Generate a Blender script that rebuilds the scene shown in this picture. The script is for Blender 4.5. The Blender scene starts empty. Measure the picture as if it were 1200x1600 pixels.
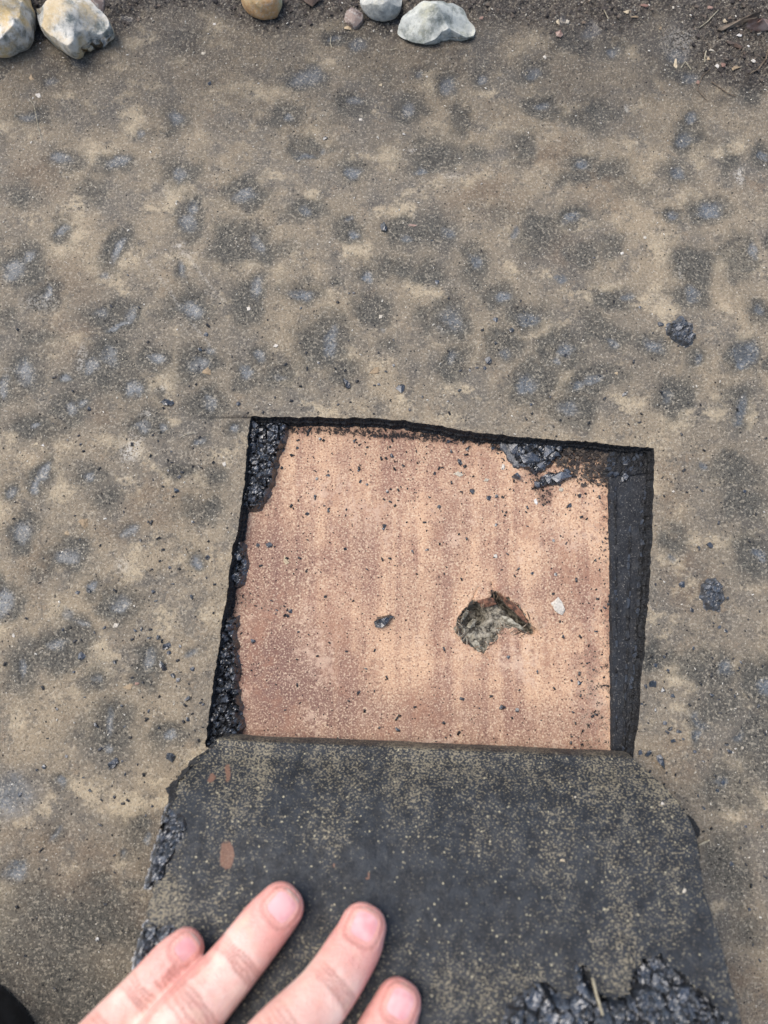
import bpy, bmesh, math, random
import numpy as np
from mathutils import Vector, Matrix
from mathutils.bvhtree import BVHTree
from mathutils.geometry import tessellate_polygon

random.seed(7)
S = bpy.context.scene
COL = S.collection
R = math.radians

# ---------------------------------------------------------------- camera, sky, sun, exposure
H_CAM, TILT, F = 0.335, R(9.0), 1108.0
cam_d = bpy.data.cameras.new('camera')
cam_d.sensor_fit = 'VERTICAL'
cam_d.sensor_height = 9.8
cam_d.sensor_width = 7.35
cam_d.lens = 9.8 * F / 1600
cam_d.clip_start, cam_d.clip_end = 0.01, 200
cam_d.dof.use_dof = True
cam_d.dof.focus_distance = 0.352
cam_d.dof.aperture_fstop = 1.9
cam = bpy.data.objects.new('camera', cam_d)
COL.objects.link(cam)
CY = -H_CAM * math.tan(TILT)
cam.location = (0, CY, H_CAM)
cam.rotation_euler = (TILT, 0, 0)
S.camera = cam

SUN_EL, SUN_AZ = R(62), R(-62)          # azimuth clockwise from +Y (north, up the picture)
w = bpy.data.worlds.new('World')
S.world = w
w.use_nodes = True
wn = w.node_tree
wn.nodes.clear()
out = wn.nodes.new('ShaderNodeOutputWorld')
bg = wn.nodes.new('ShaderNodeBackground')
sky = wn.nodes.new('ShaderNodeTexSky')
sky.sky_type = 'NISHITA'
sky.sun_disc = False
sky.sun_elevation = SUN_EL
sky.sun_rotation = SUN_AZ
sky.air_density, sky.dust_density, sky.ozone_density = 1.0, 3.0, 1.0
bg.inputs['Strength'].default_value = 0.15
wn.links.new(sky.outputs[0], bg.inputs[0])
wn.links.new(bg.outputs[0], out.inputs[0])
sun_d = bpy.data.lights.new('sun', 'SUN')
sun_d.energy = 1.6
sun_d.angle = R(38)
sun_d.color = (1.0, 0.96, 0.90)
sun = bpy.data.objects.new('sun', sun_d)
COL.objects.link(sun)
sd = Vector((math.sin(SUN_AZ) * math.cos(SUN_EL), math.cos(SUN_AZ) * math.cos(SUN_EL), math.sin(SUN_EL)))
sun.rotation_euler = sd.to_track_quat('Z', 'Y').to_euler()
S.view_settings.view_transform = 'Standard'
S.view_settings.look = 'None'
S.view_settings.exposure = 0.86
S.view_settings.gamma = 1
S.view_settings.use_curve_mapping = False

# ---------------------------------------------------------------- helpers
sT, cT = math.sin(TILT), math.cos(TILT)
def at(u, v, z=0.0):
    """the point of the level plane z that the photograph shows at pixel (u, v)"""
    xn, yn = (u - 600) / F, (800 - v) / F
    d = (xn, yn * cT + sT, yn * sT - cT)
    k = (z - H_CAM) / d[2]
    return Vector((d[0] * k, CY + d[1] * k, z))
def mpp(v, z=0.0):
    """metres per pixel on the plane z at picture row v"""
    yn = (800 - v) / F
    return (H_CAM - z) / (cT - yn * sT) / F
def sm(a, b, x):
    t = np.clip((x - a) / (b - a), 0, 1)
    return t * t * (3 - 2 * t)

_tabs = {}
def vnoise(x, y, seed):
    if seed not in _tabs:
        _tabs[seed] = np.random.RandomState(seed).rand(256, 256)
    T = _tabs[seed]
    xi, yi = np.floor(x).astype(int), np.floor(y).astype(int)
    fx, fy = x - xi, y - yi
    fx, fy = fx * fx * fx * (fx * (fx * 6 - 15) + 10), fy * fy * fy * (fy * (fy * 6 - 15) + 10)
    a, b = T[xi % 256, yi % 256], T[(xi + 1) % 256, yi % 256]
    c, d = T[xi % 256, (yi + 1) % 256], T[(xi + 1) % 256, (yi + 1) % 256]
    return (a * (1 - fx) + b * fx) * (1 - fy) + (c * (1 - fx) + d * fx) * fy
def fbm(x, y, scale, octv=4, seed=1):
    x, y = np.asarray(x, float), np.asarray(y, float)
    s, amp, tot = 0, 1.0, 0
    for o in range(octv):
        s = s + amp * vnoise(x * scale * 2 ** o + 17.3 * o, y * scale * 2 ** o + 9.1 * o, seed + o)
        tot += amp
        amp *= 0.5
    return s / tot - 0.5
CELL = [None]
def facets(x, y, cell, seed, tilt=0.6):
    """broken-shard relief: each cell of a jittered grid is a plane of its own height and tilt (heights in cells)"""
    x, y = np.asarray(x, float) / cell, np.asarray(y, float) / cell
    rs = np.random.RandomState(seed)
    J = rs.rand(64, 64, 5)
    xi, yi = np.floor(x).astype(int), np.floor(y).astype(int)
    rnd = np.zeros(x.shape); best = np.full(x.shape, 9.0); second = np.full(x.shape, 9.0); h = np.zeros(x.shape)
    for a in (-1, 0, 1):
        for b in (-1, 0, 1):
            c = J[(xi + a) % 64, (yi + b) % 64]
            dx, dy = x - (xi + a + c[..., 0]), y - (yi + b + c[..., 1])
            d = dx * dx + dy * dy
            hh = c[..., 2] + tilt * ((c[..., 3] - .5) * 2 * dx + (c[..., 4] - .5) * 2 * dy)
            near = d < best
            second = np.where(near, best, np.minimum(second, d))
            h = np.where(near, hh, h); rnd = np.where(near, c[..., 3] * .5 + c[..., 4] * .5, rnd)
            best = np.minimum(best, d)
    crack = np.sqrt(second) - np.sqrt(best)
    CELL[0] = rnd * sm(0.02, 0.2, crack)
    return h - 0.45 * (1 - sm(0.0, 0.16, crack)), crack
def poly_sd(X, Y, P):
    """distance to the outline P (array n x 2), negative inside"""
    P = np.asarray(P, float)
    d = np.full(X.shape, 1e9); ins = np.zeros(X.shape, bool)
    for i in range(len(P)):
        x0, y0 = P[i]; x1, y1 = P[(i + 1) % len(P)]
        ex, ey = x1 - x0, y1 - y0
        L = ex * ex + ey * ey + 1e-18
        t = np.clip(((X - x0) * ex + (Y - y0) * ey) / L, 0, 1)
        d = np.minimum(d, (X - x0 - t * ex) ** 2 + (Y - y0 - t * ey) ** 2)
        cond = ((y0 > Y) != (y1 > Y)) & (X < ex * (Y - y0) / (ey if abs(ey) > 1e-15 else 1e-15) + x0)
        ins ^= cond
    d = np.sqrt(d)
    return np.where(ins, -d, d)
def seg_d(X, Y, a, b):
    ex, ey = b[0] - a[0], b[1] - a[1]
    t = np.clip(((X - a[0]) * ex + (Y - a[1]) * ey) / (ex * ex + ey * ey), 0, 1)
    return np.hypot(X - a[0] - t * ex, Y - a[1] - t * ey)
def pxpoly(pts, z=0.0):
    return np.array([at(u, v, z)[:2] for u, v in pts])
def mesh_np(name, V, Fc, mat, parent=None, attrs=None, smooth=True):
    me = bpy.data.meshes.new(name)
    V = np.asarray(V, np.float32); Fc = np.asarray(Fc, np.int32)
    n = Fc.shape[1]
    me.vertices.add(len(V)); me.vertices.foreach_set('co', V.ravel())
    me.loops.add(Fc.size); me.loops.foreach_set('vertex_index', Fc.ravel())
    me.polygons.add(len(Fc)); me.polygons.foreach_set('loop_start', np.arange(0, Fc.size, n, dtype=np.int32))
    me.update(calc_edges=True)
    me.polygons.foreach_set('use_smooth', np.full(len(Fc), smooth))
    for k, a in (attrs or {}).items():
        me.attributes.new(k, 'FLOAT', 'POINT').data.foreach_set('value', np.asarray(a, np.float32).ravel())
    me.materials.append(mat)
    me.validate()
    return link(name, me, parent)
def link(name, me, parent=None):
    o = bpy.data.objects.new(name, me)
    COL.objects.link(o)
    if parent is not None:
        o.parent = parent
    return o
def empty(name, loc=(0, 0, 0)):
    o = bpy.data.objects.new(name, None)
    o.empty_display_size = 0.01
    o.location = loc
    COL.objects.link(o)
    return o
def tag(o, label=None, cat=None, group=None, kind=None):
    if label: o['label'] = label
    if cat: o['category'] = cat
    if group: o['group'] = group
    if kind: o['kind'] = kind
    return o
def grid_faces(nx, ny):
    i = np.arange(nx * ny).reshape(ny, nx)
    return np.stack([i[:-1, :-1].ravel(), i[:-1, 1:].ravel(), i[1:, 1:].ravel(), i[1:, :-1].ravel()], 1)

# ---------------------------------------------------------------- materials
def lin(r, g, b, k=0.62):
    f = lambda c: ((c / 255 + 0.055) / 1.055) ** 2.4 if c > 10 else c / 255 / 12.92
    return (f(r) * k, f(g) * k, f(b) * k, 1)
class NT:
    """small wrapper that keeps node code short"""
    def __init__(s, name):
        s.m = bpy.data.materials.new(name)
        s.m.use_nodes = True
        s.t = s.m.node_tree
        s.t.nodes.clear()
        s.o = s.t.nodes.new('ShaderNodeOutputMaterial')
        s.b = s.t.nodes.new('ShaderNodeBsdfPrincipled')
        s.t.links.new(s.b.outputs[0], s.o.inputs[0])
        s.co = s.t.nodes.new('ShaderNodeNewGeometry').outputs['Position']
    def put(s, sock, v):
        if isinstance(v, bpy.types.NodeSocket): s.t.links.new(v, sock)
        else: sock.default_value = v
    def noise(s, scale, detail=3, rough=0.55, vec=None, dist=0.0):
        n = s.t.nodes.new('ShaderNodeTexNoise')
        s.put(n.inputs['Vector'], vec or s.co)
        n.inputs['Scale'].default_value = scale
        n.inputs['Detail'].default_value = detail
        n.inputs['Roughness'].default_value = rough
        n.inputs['Distortion'].default_value = dist
        return n.outputs['Fac']
    def vor(s, scale, feature='F1', vec=None, out='Distance'):
        n = s.t.nodes.new('ShaderNodeTexVoronoi')
        n.feature = feature
        s.put(n.inputs['Vector'], vec or s.co)
        n.inputs['Scale'].default_value = scale
        return n.outputs[out]
    def scale(s, xyz, vec=None):
        n = s.t.nodes.new('ShaderNodeMapping')
        s.put(n.inputs[0], vec or s.co)
        n.inputs['Scale'].default_value = xyz
        return n.outputs[0]
    def math(s, op, a, b=0.0, c=0.0, clamp=False):
        n = s.t.nodes.new('ShaderNodeMath')
        n.operation = op
        n.use_clamp = clamp
        s.put(n.inputs[0], a); s.put(n.inputs[1], b); s.put(n.inputs[2], c)
        return n.outputs[0]
    def step(s, x, a, b, lo=0.0, hi=1.0):
        n = s.t.nodes.new('ShaderNodeMapRange')
        n.interpolation_type = 'SMOOTHSTEP'
        s.put(n.inputs[0], x)
        n.inputs[1].default_value = a; n.inputs[2].default_value = b
        n.inputs[3].default_value = lo; n.inputs[4].default_value = hi
        return n.outputs[0]
    def mix(s, f, a, b, mode='MIX'):
        n = s.t.nodes.new('ShaderNodeMix')
        n.data_type = 'RGBA'
        n.blend_type = mode
        s.put(n.inputs[0], f); s.put(n.inputs[6], a); s.put(n.inputs[7], b)
        return n.outputs[2]
    def attr(s, name):
        n = s.t.nodes.new('ShaderNodeAttribute')
        n.attribute_name = name
        return n.outputs['Fac']
    def island(s):
        return s.t.nodes.new('ShaderNodeNewGeometry').outputs['Random Per Island']
    def objrand(s):
        return s.t.nodes.new('ShaderNodeObjectInfo').outputs['Random']
    def sep(s, i):
        n = s.t.nodes.new('ShaderNodeSeparateXYZ')
        s.put(n.inputs[0], s.co)
        return n.outputs[i]
    def bump(s, h, dist, strength=1.0):
        n = s.t.nodes.new('ShaderNodeBump')
        n.inputs['Strength'].default_value = strength
        n.inputs['Distance'].default_value = dist
        s.put(n.inputs['Height'], h)
        s.t.links.new(n.outputs[0], s.b.inputs['Normal'])
    def fin(s, col, rough=0.8, spec=0.3):
        s.put(s.b.inputs['Base Color'], col)
        s.put(s.b.inputs['Roughness'], rough)
        s.put(s.b.inputs['Specular IOR Level'], spec)
        return s.m

def mat_membrane():
    n = NT('dusty_membrane')
    imp_shade, she, soil, pale, rust, gash = [n.attr(k) for k in ('imprint', 'sheen', 'soil', 'pale', 'rust', 'gash')]
    lo, mid, fine = n.noise(26, 5, 0.6), n.noise(110, 5, 0.62), n.noise(480, 4, 0.7)
    grain, grain2 = n.noise(1150, 2, 0.7), n.noise(800, 2, 0.65, n.scale((1, 1, 1.7)))
    cen = lambda x, k: n.math('MULTIPLY', n.math('SUBTRACT', x, 0.5), k)
    add = lambda *x: x[0] if len(x) == 1 else n.math('ADD', x[0], add(*x[1:]))
    broad = n.noise(9, 3, 0.5)
    broad = n.noise(9, 3, 0.5)
    smear = n.noise(40, 4, 0.6, n.scale((1, 1.25, 3)))
    warm = n.mix(n.step(add(lo, cen(mid, 0.4)), 0.32, 0.62), lin(124, 117, 106), lin(168, 152, 127))
    c = n.mix(n.step(add(broad, cen(mid, 0.3)), 0.42, 0.62, 0, 0.5), warm, lin(116, 110, 101))
    c = n.mix(n.step(add(mid, cen(fine, 0.8)), 0.50, 0.30, 0, 0.6), c, lin(98, 93, 86))
    c = n.mix(n.step(add(smear, cen(fine, 0.3)), 0.53, 0.66, 0, 0.8), c, lin(200, 183, 153))
    c = n.mix(n.step(add(n.noise(60, 4, 0.6), cen(fine, 0.4)), 0.60, 0.74, 0, 0.5), c, lin(152, 132, 108))
    c = n.mix(n.math('MULTIPLY', rust, n.step(mid, 0.3, 0.65), clamp=True), c, lin(122, 104, 86))
    # dark gritty imprints with a darker rim, plus painted lower-left shade, fading out grain by grain
    e = add(imp_shade, cen(mid, 0.50), cen(fine, 0.50), cen(grain, 0.40), cen(lo, 0.2))
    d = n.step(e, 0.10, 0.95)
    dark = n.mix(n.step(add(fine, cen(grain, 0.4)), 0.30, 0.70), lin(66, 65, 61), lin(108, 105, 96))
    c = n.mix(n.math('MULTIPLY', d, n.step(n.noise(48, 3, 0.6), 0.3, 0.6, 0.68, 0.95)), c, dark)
    # smooth bluish middle where a pebble sat
    s_ = n.step(add(she, cen(mid, 0.5), cen(fine, 0.45), cen(grain, 0.2)), 0.15, 1.0)
    c = n.mix(n.math('MULTIPLY', s_, 0.85), c, n.mix(n.step(add(mid, cen(grain, 0.4)), 0.35, 0.7), lin(82, 87, 90), lin(116, 122, 127)))
    # soil at the top
    so = n.step(add(soil, cen(mid, 0.7), cen(fine, 0.5), cen(grain, 0.7)), 0.18, 0.9)
    c = n.mix(n.math('MULTIPLY', so, 0.9), c, n.mix(n.step(add(fine, cen(grain, 0.6)), 0.36, 0.68), lin(46, 42, 41), lin(98, 91, 84)))
    c = n.mix(n.math('MULTIPLY', pale, n.step(add(fine, cen(grain, 0.7)), 0.40, 0.62)), c, lin(206, 200, 188))
    # salt and pepper of the mineral dust
    c = n.mix(n.math('MULTIPLY', n.step(grain, 0.49, 0.35), n.math('ADD', 0.55, n.math('MULTIPLY', d, 0.25))), c, n.mix(0.8, c, (0.012, 0.012, 0.012, 1)))
    c = n.mix(n.math('MULTIPLY', n.step(grain2, 0.52, 0.66), 0.34), c, lin(222, 210, 186))
    v = n.vor(760); vc = n.vor(760, out='Color')
    c = n.mix(n.math('MULTIPLY', n.step(add(v, cen(grain, 0.5)), 0.30, 0.14), n.step(vc, 0.80, 0.90, 0, 0.8)), c, lin(214, 206, 190))
    v2 = n.vor(430); vc2 = n.vor(430, out='Color')
    c = n.mix(n.math('MULTIPLY', n.step(add(v2, cen(grain, 0.4)), 0.24, 0.10), n.step(vc2, 0.68, 0.76)), c, lin(36, 34, 34))
    c = n.mix(gash, c, lin(28, 26, 25))
    hgt = add(n.math('MULTIPLY', grain, 0.7), n.math('MULTIPLY', fine, 0.9), n.math('MULTIPLY', n.math('MULTIPLY', so, fine), 2.2))
    hgt = n.math('MULTIPLY', hgt, n.math('SUBTRACT', 1.0, n.math('MULTIPLY', s_, 0.6)))
    n.bump(hgt, 0.0007, 0.9)
    return n.fin(c, n.step(s_, 0, 1, 0.88, 0.42), 0.35)
def mat_board():
    n = NT('fibre_board_facing')
    tear, damp, dirt = n.attr('tear'), n.attr('damp'), n.attr('dirt')
    streak = n.math('ADD', n.math('MULTIPLY', n.noise(1, 3, 0.5, n.scale((80, 7, 1))), 0.6), n.math('MULTIPLY', n.noise(1, 2, 0.5, n.scale((300, 9, 1))), 0.4))
    mid, fine, grain = n.noise(60, 4, 0.6), n.noise(420, 4, 0.65), n.noise(1150, 2, 0.7)
    base = n.mix(n.step(n.math('ADD', n.math('MULTIPLY', streak, 0.75), n.math('MULTIPLY', mid, 0.5)), 0.49, 0.76), lin(172, 134, 114), lin(224, 184, 150))
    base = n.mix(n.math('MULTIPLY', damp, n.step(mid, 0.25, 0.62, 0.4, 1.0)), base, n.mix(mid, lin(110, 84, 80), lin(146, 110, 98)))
    base = n.mix(n.step(grain, 0.52, 0.66, 0, 0.7), base, lin(242, 218, 186))
    base = n.mix(n.step(grain, 0.45, 0.32, 0, 0.8), base, lin(104, 78, 70))
    base = n.mix(n.step(fine, 0.58, 0.75, 0, 0.35), base, lin(230, 196, 160))
    base = n.mix(n.step(n.math('ADD', n.noise(46, 4, 0.65), n.math('MULTIPLY', n.math('SUBTRACT', fine, 0.5), 0.5)), 0.52, 0.70, 0, 0.55), base, lin(166, 122, 100))
    base = n.mix(n.step(n.math('ADD', n.noise(36, 4, 0.65), n.math('MULTIPLY', n.math('SUBTRACT', fine, 0.5), 0.7)), 0.54, 0.72, 0, 0.5), base, lin(236, 206, 180))
    base = n.mix(n.step(n.noise(280, 3, 0.6), 0.60, 0.72, 0, 0.5), base, lin(124, 92, 80))
    v = n.vor(560); vc = n.vor(560, out='Color')
    base = n.mix(n.math('MULTIPLY', n.step(v, 0.26, 0.14), n.step(vc, 0.66, 0.70)), base, lin(48, 38, 36))
    v2 = n.vor(900); vc2 = n.vor(900, out='Color')
    dd = n.math('ADD', dirt, n.math('ADD', n.math('MULTIPLY', n.math('SUBTRACT', fine, 0.5), 1.5), n.math('MULTIPLY', n.math('SUBTRACT', grain, 0.5), 1.2)))
    base = n.mix(n.step(dd, 0.40, 0.78, 0, 1.0), base, lin(30, 27, 28))
    inside = n.mix(n.step(n.noise(300, 4, 0.7), 0.38, 0.64), lin(60, 55, 47), lin(176, 168, 150))
    inside = n.mix(n.step(grain, 0.54, 0.7, 0, 0.6), inside, lin(190, 188, 176))
    inside = n.mix(n.step(n.noise(170, 3, 0.6), 0.56, 0.66, 0, 0.6), inside, lin(56, 50, 44))
    c = n.mix(n.step(n.math('ADD', tear, n.math('MULTIPLY', n.math('SUBTRACT', fine, 0.5), 0.9)), 0.35, 0.6), base, inside)
    n.bump(n.math('ADD', n.math('MULTIPLY', fine, 0.9), n.math('ADD', n.math('MULTIPLY', grain, 0.4), n.math('MULTIPLY', streak, 1.2))), 0.0004, 0.7)
    return n.fin(c, 0.82, 0.3)
def mat_flap():
    n = NT('felt_underside')
    dens = n.attr('dens'); spot = n.attr('spot')
    lo, mid, fine = n.noise(38, 4, 0.6), n.noise(200, 4, 0.6), n.noise(900, 3, 0.7)
    c = n.mix(n.step(mid, 0.35, 0.65), lin(29, 33, 38), lin(49, 54, 60))
    sp = n.noise(1, 2, 0.6, n.scale((1150, 1500, 1300)))
    th = n.math('ADD', sp, n.math('ADD', n.math('MULTIPLY', n.math('SUBTRACT', lo, 0.5), 0.22), n.math('ADD', n.math('MULTIPLY', n.math('SUBTRACT', mid, 0.5), 0.16), n.math('ADD', n.math('MULTIPLY', dens, 0.10), n.math('MULTIPLY', n.math('SUBTRACT', n.noise(1, 4, 0.6, n.scale((75, 12, 20))), 0.5), 0.30)))))
    c = n.mix(n.step(n.math('ADD', n.math('MULTIPLY', dens, 0.35), n.math('SUBTRACT', mid, 0.5)), 0.18, 0.6, 0, 0.30), c, lin(88, 80, 68))
    c = n.mix(n.step(th, 0.55, 0.70, 0, 0.8), c, n.mix(fine, lin(124, 115, 95), lin(188, 175, 146)))
    v = n.vor(620); vc = n.vor(620, out='Color')
    c = n.mix(n.math('MULTIPLY', n.step(n.math('ADD', v, n.math('MULTIPLY', n.math('SUBTRACT', fine, 0.5), 0.6)), 0.30, 0.14), n.step(vc, 0.70, 0.80)), c, lin(190, 180, 150))
    c = n.mix(n.step(n.math('ADD', spot, n.math('ADD', n.math('MULTIPLY', n.math('SUBTRACT', fine, 0.5), 0.9), n.math('MULTIPLY', n.math('SUBTRACT', mid, 0.5), 0.9))), 0.42, 0.80, 0, 0.75), c, n.mix(fine, lin(120, 84, 66), lin(168, 126, 102)))
    n.bump(n.math('ADD', n.math('MULTIPLY', mid, 0.8), n.math('MULTIPLY', fine, 0.6)), 0.0006, 0.7)
    return n.fin(c, n.step(fine, 0.3, 0.7, 0.45, 0.75), 0.35)
def mat_bitumen(name, rough=0.32, tint=(14, 15, 17), dust=0.2, bloom_glint=0.25, coat=0.6, spec=0.9):
    n = NT(name)
    lo, mid, fine = n.noise(170, 3, 0.55), n.noise(330, 4, 0.65), n.noise(1200, 2, 0.7)
    c = n.mix(mid, lin(*tint), lin(tint[0] + 20, tint[1] + 22, tint[2] + 26))
    c = n.mix(n.step(n.math('ADD', lo, n.math('MULTIPLY', n.math('SUBTRACT', mid, 0.5), 0.8)), 0.46, 0.68, 0, bloom_glint), c, lin(96, 106, 118))  # dusty grey weathering that also paints bluish sky glints into the colour
    c = n.mix(n.step(n.math('ADD', n.attr('bloom_glint'), n.math('MULTIPLY', n.math('SUBTRACT', mid, 0.5), 0.6)), 0.5, 0.95, 0, 0.55), c, lin(74, 84, 98))  # random tint per facet, painted like glints on broken faces
    c = n.mix(n.step(fine, 0.58, 0.74, 0, dust), c, lin(176, 172, 162))
    n.bump(n.math('ADD', mid, n.math('MULTIPLY', fine, 0.5)), 0.0008, 0.8)
    n.b.inputs['Coat Weight'].default_value = coat
    n.b.inputs['Coat Roughness'].default_value = rough * 0.7
    return n.fin(c, n.step(mid, 0.3, 0.7, rough * 0.75, rough * 1.4), spec)
def mat_grain(name, ca, cb, cc, rough=0.8, spec=0.3, per='island'):
    n = NT(name)
    r = n.island() if per == 'island' else n.objrand()
    fine = n.noise(900, 3, 0.65)
    c = n.mix(n.step(r, 0.2, 0.6), lin(*ca), lin(*cb))
    c = n.mix(n.step(r, 0.7, 0.9), c, lin(*cc))
    c = n.mix(n.step(fine, 0.4, 0.7, 0, 0.6), c, n.mix(0.6, c, lin(30, 28, 26)))
    n.bump(fine, 0.0004, 0.6)
    return n.fin(c, rough, spec)
def mat_stone(name, light, dark, ochre, k=0.5, sc=1.0):
    n = NT(name)
    lo, mid, fine, gr = n.noise(70 * sc, 4, 0.6), n.noise(210 * sc, 4, 0.65), n.noise(700, 4, 0.7), n.noise(1800, 2, 0.6)
    c = n.mix(n.step(n.math('ADD', n.math('MULTIPLY', lo, 0.6), n.math('MULTIPLY', mid, 0.6)), 0.48, 0.68), lin(*dark), lin(*light))
    c = n.mix(n.step(n.noise(55 * sc, 4, 0.6, n.scale((1, 1.3, 1))), 0.68 - k * 0.4, 0.9 - k * 0.4, 0, 0.85), c, lin(*ochre))
    c = n.mix(n.step(fine, 0.48, 0.72, 0, 0.5), c, lin(232, 230, 218))
    c = n.mix(n.step(fine, 0.42, 0.26, 0, 0.45), c, lin(84, 84, 80))
    c = n.mix(n.step(gr, 0.62, 0.75, 0, 0.3), c, lin(80, 80, 76))
    n.bump(n.math('ADD', mid, n.math('MULTIPLY', fine, 0.6)), 0.0008, 0.7)
    return n.fin(c, 0.62, 0.4)
def mat_plain(name, a, b, scale=300, rough=0.7, spec=0.3, bump=0.0004):
    n = NT(name)
    f = n.noise(scale, 4, 0.6)
    c = n.mix(n.step(f, 0.35, 0.65), lin(*a), lin(*b))
    n.bump(f, bump, 0.7)
    return n.fin(c, rough, spec)
def mat_skin():
    n = NT('skin')
    tip, crease = n.attr('tip'), n.attr('crease')
    lo, mid, fine = n.noise(60, 3, 0.55), n.noise(260, 4, 0.6), n.noise(1500, 3, 0.6)
    c = n.mix(n.step(lo, 0.35, 0.65), lin(248, 196, 180, .77), lin(255, 220, 204, .77))
    c = n.mix(n.step(mid, 0.4, 0.7, 0, 0.4), c, lin(244, 180, 164, .72))
    c = n.mix(n.math('MULTIPLY', tip, 0.6), c, lin(242, 158, 148, .74))
    c = n.mix(n.math('MULTIPLY', crease, 0.85), c, lin(168, 92, 78))
    g = n.step(n.math('ADD', n.noise(420, 4, 0.7), n.math('MULTIPLY', tip, 0.12)), 0.60, 0.74)
    c = n.mix(n.math('MULTIPLY', g, n.math('ADD', n.math('MULTIPLY', tip, 0.10), 0.02)), c, lin(150, 108, 84))
    c = n.mix(n.step(n.noise(110, 3, 0.6), 0.56, 0.7, 0, 0.35), c, lin(252, 222, 192, .74))
    v = n.vor(1100)
    n.bump(n.math('ADD', n.math('MULTIPLY', v, 0.6), n.math('ADD', fine, n.math('MULTIPLY', mid, 0.8))), 0.00035, 0.7)
    n.b.inputs['Subsurface Weight'].default_value = 0.25
    n.b.inputs['Subsurface Radius'].default_value = (1.0, 0.35, 0.2)
    n.b.inputs['Subsurface Scale'].default_value = 0.003
    return n.fin(c, 0.5, 0.4)
def mat_nail():
    n = NT('nail')
    e = n.attr('free')
    f = n.noise(1, 3, 0.5, n.scale((500, 500, 500)))
    c = n.mix(n.step(n.noise(200, 2, 0.5), 0.3, 0.7), lin(240, 168, 168, .74), lin(250, 194, 192, .74))
    c = n.mix(n.step(e, 0.35, 0.75, 0, 0.85), c, lin(236, 214, 196, .74))
    c = n.mix(n.step(n.attr('rim'), 0.2, 0.9, 0, 0.7), c, lin(176, 116, 100))
    n.b.inputs['Subsurface Weight'].default_value = 0.2
    n.b.inputs['Subsurface Scale'].default_value = 0.002
    n.bump(f, 0.0001, 0.4)
    return n.fin(c, 0.3, 0.5)

M = dict(
    membrane=mat_membrane(), board=mat_board(), flap=mat_flap(),
    bitumen=mat_bitumen('glossy_bitumen'), dull=mat_bitumen('dull_bitumen', 0.5, (26, 26, 27), 0.45),
    cut=mat_bitumen('cut_felt_edge', 0.75, (16, 15, 14), 0.25, 0.1, 0.0, 0.4),
    strip=mat_bitumen('sanded_felt', 0.7, (22, 23, 25), 0.5, 0.08, 0.0, 0.4),
    crumb=mat_bitumen('bitumen_crumb', 0.34, (30, 33, 38), 0.15),
    scuff=mat_bitumen('scuffed_bitumen', 0.5, (30, 32, 35), 0.85),
    soil=mat_grain('soil_crumbs', (50, 45, 43), (82, 74, 68), (112, 100, 88)),
    grit=mat_grain('pale_grit', (168, 158, 138), (206, 198, 180), (236, 230, 216), 0.6),
    dustb=mat_grain('black_dust', (26, 25, 26), (40, 41, 44), (58, 60, 66), 0.5, 0.5),
    skin=mat_skin(), nail=mat_nail(),
)

# ---------------------------------------------------------------- outlines measured on the photograph
HOLE_PX = [(393, 651), (417, 650), (460, 652), (533, 652), (580, 653), (633, 658), (683, 665), (700, 669), (780, 680),
           (860, 687), (933, 693), (985, 697), (1022, 700), (1021, 760), (1020, 827), (1016, 890), (1013, 940), (1008, 1010), (997, 1127),
           (990, 1195), (655, 1182), (321, 1168), (327, 1113), (335, 1054), (342, 1008), (354, 935), (364, 850), (370, 833), (382, 750), (390, 667)]
HOLE = pxpoly(HOLE_PX)
ZB = -0.008                                # top of the board
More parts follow.
